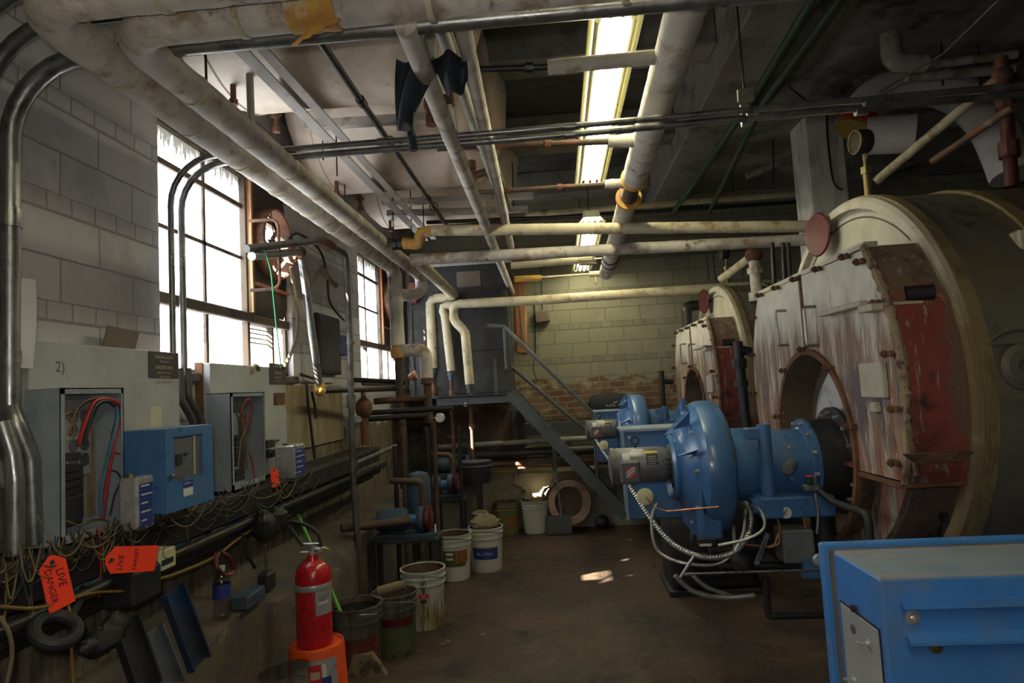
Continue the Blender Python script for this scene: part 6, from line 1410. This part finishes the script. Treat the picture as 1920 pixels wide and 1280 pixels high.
mb.box((Tx1-.06, 7.085, zp+.022), (Tx1, 7.1, ztop)).box((Tx0, 7.085, zp+.022), (Tx0+.05, 7.1, ztop)); obj('seam_flange', mb, 'tank_black', t)
a, b = U(857, 538, Y=7.095), U(900, 507, Y=7.095); p_ = obj('paper_label', MB().box((a.x, 7.094, a.z), (b.x, 7.0995, b.z)), 'cardboard', t)
for k in range(4): text('print_line', 'keep valve closed', .03, (a.x+.02, 7.093, b.z-.045-.045*k), (1, 0, 0), EZ, 'ink_grey', p_, ext=0)
one('steel_sheet', MB().grid(lambda u, v: V((U(900, 790, Y=7.32).x-.55+1.05*u, 7.32+.01*math.sin(9*u), .66+.66*v)), 8, 6), 'brown_pipe', 'rusty brown sheet of metal beneath the platform', 'sheet metal')
# stairs
t = thing('steel_stairs', 'steep dark steel stairs running down from the platform to the right', 'stairs', U(1160, 968, Z=0))
s0, s1 = U(955, 738, Y=6.85), U(1172, 968, Y=6.85); d = (s1-s0).normalized(); n_ = V((-d.z, 0, d.x)); n_ = n_ if n_.z > 0 else -n_
for yy, lb in ((6.82, 'near'), (7.28, 'far')):
    mb = MB(); a = V((s0.x, yy, s0.z)); L = (s1-s0).length; mb.prism([(0, -.05), (L, -.05), (L, .07), (0, .07)], .025, a, d, n_, (0, 1, 0)); obj('stringer', mb, 'steel_blue', t)
for k in range(1, 7):
    p = s0.lerp(s1, k/7.2); obj('tread', MB().box((p.x-.1, 6.845, p.z-.01), (p.x+.1, 7.28, p.z+.01)), 'black_iron', t)
for (p, q, Y, lb) in (((945, 612), (1112, 775), 6.85, 'near'), ((950, 680), (1150, 850), 7.25, 'far')):
    a, b = U(*p, Y=Y), U(*q, Y=Y); obj('handrail', MB().tube([a-V((.18, 0, -.02)), a, b], .021, .05, 10), 'steel_blue', t)
    obj('rail_post', MB().tube([a, a-V((0, 0, .45))], .016, n=8).tube([b, V((b.x, b.y, max(0.02, s0.z+(b.x-s0.x)*(s1.z-s0.z)/(s1.x-s0.x))))], .016, n=8), 'steel_blue', t)
# beam and heating pipes low on the back wall
one('steel_beam', MB().box((U(820, 800, Y=7.34).x, 7.33, U(960, 818, Y=7.33).z), (1.35, 7.39, U(960, 796, Y=7.33).z)), 'steel_blue', 'long grey steel beam low on the back wall behind the stairs', 'beam')
for i, (y0, y1, r, m_, lb) in enumerate(((838, 824, .028, 'pipe_grey', 'uppermost pale sunlit pipe low on the back wall'), (858, 846, .055, 'black_pipe', 'thick black pipe below the pale one on the back wall'), (876, 866, .035, 'brown_pipe', 'thick brown pipe low on the back wall'), (886, 872, .02, 'rust', 'lowest rusty pipe just above the foundation'))):
    pipe('wall_pipe', [U(818, y0, Y=7.2), U(1150, y1-6, Y=7.2)], r, m_, lb)
for x in (1036, 1043): pipe('vertical_rod', [U(x, 818, Y=7.1), U(x+1, 880, Y=7.1)], .008, 'galv_dark', 'thin rod standing in front of the back wall pipes', 'rod', group='rods before the wall pipes', n=6)
# things on the back wall
t = thing('wood_rail', 'orange-brown upright board with a pale batten on the back wall', 'board', (-.4, YB-.03, 1.9)); 
a, b = U(992, 660, Y=YB-.03), U(976, 520, Y=YB-.03)
obj('board', MB().box((a.x-.14, YB-.03, a.z), (a.x-.0, YB, b.z)), 'wood_orange', t); obj('batten', MB().box((a.x-.075, YB-.045, a.z+.08), (a.x-.05, YB-.03, b.z-.1)), 'timber', t)
c = U(1017, 594, Y=YB-.08); one('speaker_box', MB().box(c-V((.085, .05, .065)), c+V((.085, .08, .065)), .01, Matrix.Rotation(-.1, 4, 'Y')), 'cardboard', 'small grey-brown box hung on the back wall right of the orange board', 'box')
for k, (pts) in enumerate((((1002, 550), (1003, 600), (1004, 660), (1000, 690), (1008, 715)), ((1014, 500), (1016, 560), (1017, 580)))):
    one('cord', MB().tube([U(x, y, Y=YB-.02) for x, y in pts], .006, n=6, smooth=True), 'wire_black', ('long dark cord', 'short dark cord')[k]+' hanging down the back wall near the orange board', 'cord')
for x in (1325, 1337): pipe('cord', [U(x, 478, Y=7.6), U(x+5, 525, Y=7.6)], .006, 'wire_black', ('left' if x < 1330 else 'right')+' of two dark cords above the far boiler', 'cord', n=6)

# horizontal grimy pipes against the left wall, below the far window
for i, (p, q, Y, r, m_, lb) in enumerate((((702, 752), (800, 745), 5.6, .03, 'brown_pipe', 'rusty stub pipe with a rounded end below the far window'), ((682, 774), (850, 764), 5.4, .024, 'black_pipe', 'upper black cross pipe among the risers'),
        ((682, 786), (800, 778), 5.35, .024, 'black_pipe', 'lower black cross pipe among the risers'), ((660, 712), (760, 716), 5.7, .022, 'black_pipe', 'dark pipe just under the far window sill'))):
    pipe('cross_pipe', [U(*p, Y=Y), U(*q, Y=Y)], r, m_, lb)
t = thing('valve_manifold', 'rusty brown valve cluster left of the risers', 'valve', U(680, 780, Y=5.3))
c = U(682, 765, Y=5.3); obj('valve_body', MB().sphere(c, .07, (1, 1, 1.3), 14, 10, .05).cyl(c+V((0, 0, .05)), c+V((0, 0, .16)), .02, n=8).cyl(c, c-V((0, 0, .3)), .035, n=10), 'rust', t)
obj('hand_wheel', MB().torus(c+V((0, 0, .17)), (0, 0, 1), .05, .008, 20, 6), 'black', t)
for (x, y, r, lb) in ((671, 786, .028, 'small round white gauge on the valve cluster'), (824, 783, .035, 'small round white gauge on the black cross pipes'), (872, 758, .024, 'tiny round white gauge on the right riser')):
    c = U(x, y, Y=5.25 if x < 860 else 6.85); t = thing('pressure_gauge', lb, 'gauge', c)
    obj('gauge_case', MB().lathe([(0, 0), (r, 0), (r*1.1, .006), (r*1.1, .03), (0, .032)], c, (.15, 1, 0), 24), 'chrome', t); obj('dial', MB().lathe([(r*.75, -.001), (0, -.001)], c, (.15, 1, 0), 24, caps=False), 'gauge_face', t)
    obj('stem', MB().cyl(c+V((0, .02, 0)), c+V((-.08, .03, 0)), .007, n=8), 'brass', t)
for i, (x, y0, y1, Y, r, m_) in enumerate(((740, 835, 1000, 4.9, .018, 'black_pipe'), (800, 800, 990, 5.3, .026, 'black_pipe'), (812, 790, 990, 5.4, .02, 'brown_pipe'), (755, 800, 1000, 5.2, .022, 'brown_pipe'), (672, 1000, 1150, 4.5, .022, 'brown_pipe'), (860, 800, 960, 5.6, .016, 'black_pipe'))):
    a, b = U(x, y0, Y=Y), U(x+6, y1, Y=Y); b.z = max(0, min(b.z, .3)) if y1 > 980 else b.z
    pipe('upright_pipe', [a, V((a.x, a.y, b.z if y1 < 980 else 0.0))], r, m_, 'grimy upright pipe among the pumps along the left wall', group='grimy uprights by the pumps')
pipe('bench_rail', [U(668, 868, Y=4.3), U(742, 836, Y=5.2)], .016, 'galv_dark', 'grimy rail slanting back toward the pumps', 'rail')
pipe('suction_pipe', [U(640, 990, Y=4.5), U(690, 985, Y=4.6), U(770, 975, Y=4.7)], .03, 'brown_pipe', 'brown suction pipe running into the near pump')

# pumps on stands
def pumpset(x, yb, h, label, s=.8):
    c = U(x, yb, Z=0); c = V((c.x, c.y, 0)); t = thing('water_pump', label, 'pump', c, 'blue water pumps along the left wall')
    st = MB(); st.box(c+V((-.42*s, -.14*s, h-.03)), c+V((.2*s, .16*s, h)), .004); obj('stand_top', st, 'black_iron', t)
    for dx, dy in ((-.4, -.12), (.17, -.12), (-.4, .13), (.17, .13)): obj('leg', MB().box(c+V((dx*s-.018, dy*s-.018, 0)), c+V((dx*s+.018, dy*s+.018, h-.03))), 'black_iron', t)
    m0 = c+V((-.22*s, 0, h+.15*s))
    obj('base_plate', MB().box(c+V((-.38*s, -.1*s, h)), c+V((.16*s, .1*s, h+.035*s)), .004), 'blue_old', t)
    obj('motor', MB().lathe([(0, -.16*s), (.09*s, -.15*s), (.105*s, -.12*s), (.105*s, .1*s), (.08*s, .14*s), (0, .15*s)], m0, EX, 28), 'blue_old', t)
    w0 = c+V((.06*s, 0, h+.15*s))
    obj('bearing_frame', MB().cyl(m0+V((.14*s, 0, 0)), w0+V((-.05*s, 0, 0)), .05*s).box(c+V((.0, -.05*s, h+.03)), c+V((.06*s, .05*s, h+.12*s)), .005), 'blue', t)
    obj('red_cover', MB().lathe([(0, -.02*s), (.1*s, -.02*s), (.115*s, 0), (.115*s, .03*s), (.09*s, .04*s), (0, .045*s)], w0+V((.03*s, 0, 0)), EX, 32), 'pump_red', t)
    obj('volute', MB().lathe([(0, -.05*s), (.11*s, -.05*s), (.125*s, -.02*s), (.12*s, .01*s), (0, .02*s)], w0+V((-.0, 0, 0)), EX, 32), 'blue_old', t)
    obj('plate_label', MB().box(c+V((.165*s, -.06*s, h+.02)), c+V((.168*s, .02*s, h+.1*s))), 'label_white', t)
    obj('discharge_pipe', MB().tube([w0+V((0, .0, .1*s)), w0+V((0, 0, .34*s)), w0+V((-.3*s, 0, .36*s))], .028*s, .05, 12), 'brown_pipe', t)
    return t
pumpset(790, 1140, .52, 'nearest blue water pump with a round red cover on a black stand')
pumpset(846, 1050, .58, 'middle blue water pump on its stand behind the nearest')
pumpset(880, 1005, .66, 'farthest blue water pump beside the wall corner')
c = U(742, 912, Y=4.9); t = thing('expansion_vessel', 'blue-grey rounded vessel above the nearest pump', 'vessel', c)
obj('vessel_body', MB().lathe([(0, -.16), (.08, -.15), (.09, -.1), (.09, .1), (.07, .15), (0, .17)], U(785, 925, Y=4.9), EZ, 28), 'blue_old', t)
c = U(905, 866, Y=5.6); t = thing('blower_cover', 'dark round metal cover above the farthest pump', 'cover', c)
obj('cover', MB().lathe([(0, -.1), (.13, -.09), (.15, -.04), (.15, .1)], U(892, 885, Y=5.9), EZ, 30), 'black_iron', t)
obj('rim', MB().torus(U(892, 878, Y=5.9)+V((0, 0, .03)), EZ, .152, .006, 30, 6), 'galv_dark', t)
# little litter on the floor
for i, (x, y) in enumerate(((1180, 1012), (1225, 1062), (840, 1203), (832, 1208), (905, 1190))):
    q = U(x, y, Z=0); one('scrap', MB().box(q+V((-.02, -.012, 0)), q+V((.02, .012, .006)), .002, Matrix.Rotation(i, 4, 'Z')), 'timber' if i != 1 else 'black_iron', ('pale scrap on the floor before the stairs', 'black metal scrap on the floor beside the sun patch', 'pale scrap on the floor right of the stained bucket', 'orange-brown scrap beside the pale one near the stained bucket', 'lone pale chip on the floor in the middle')[i], 'debris')
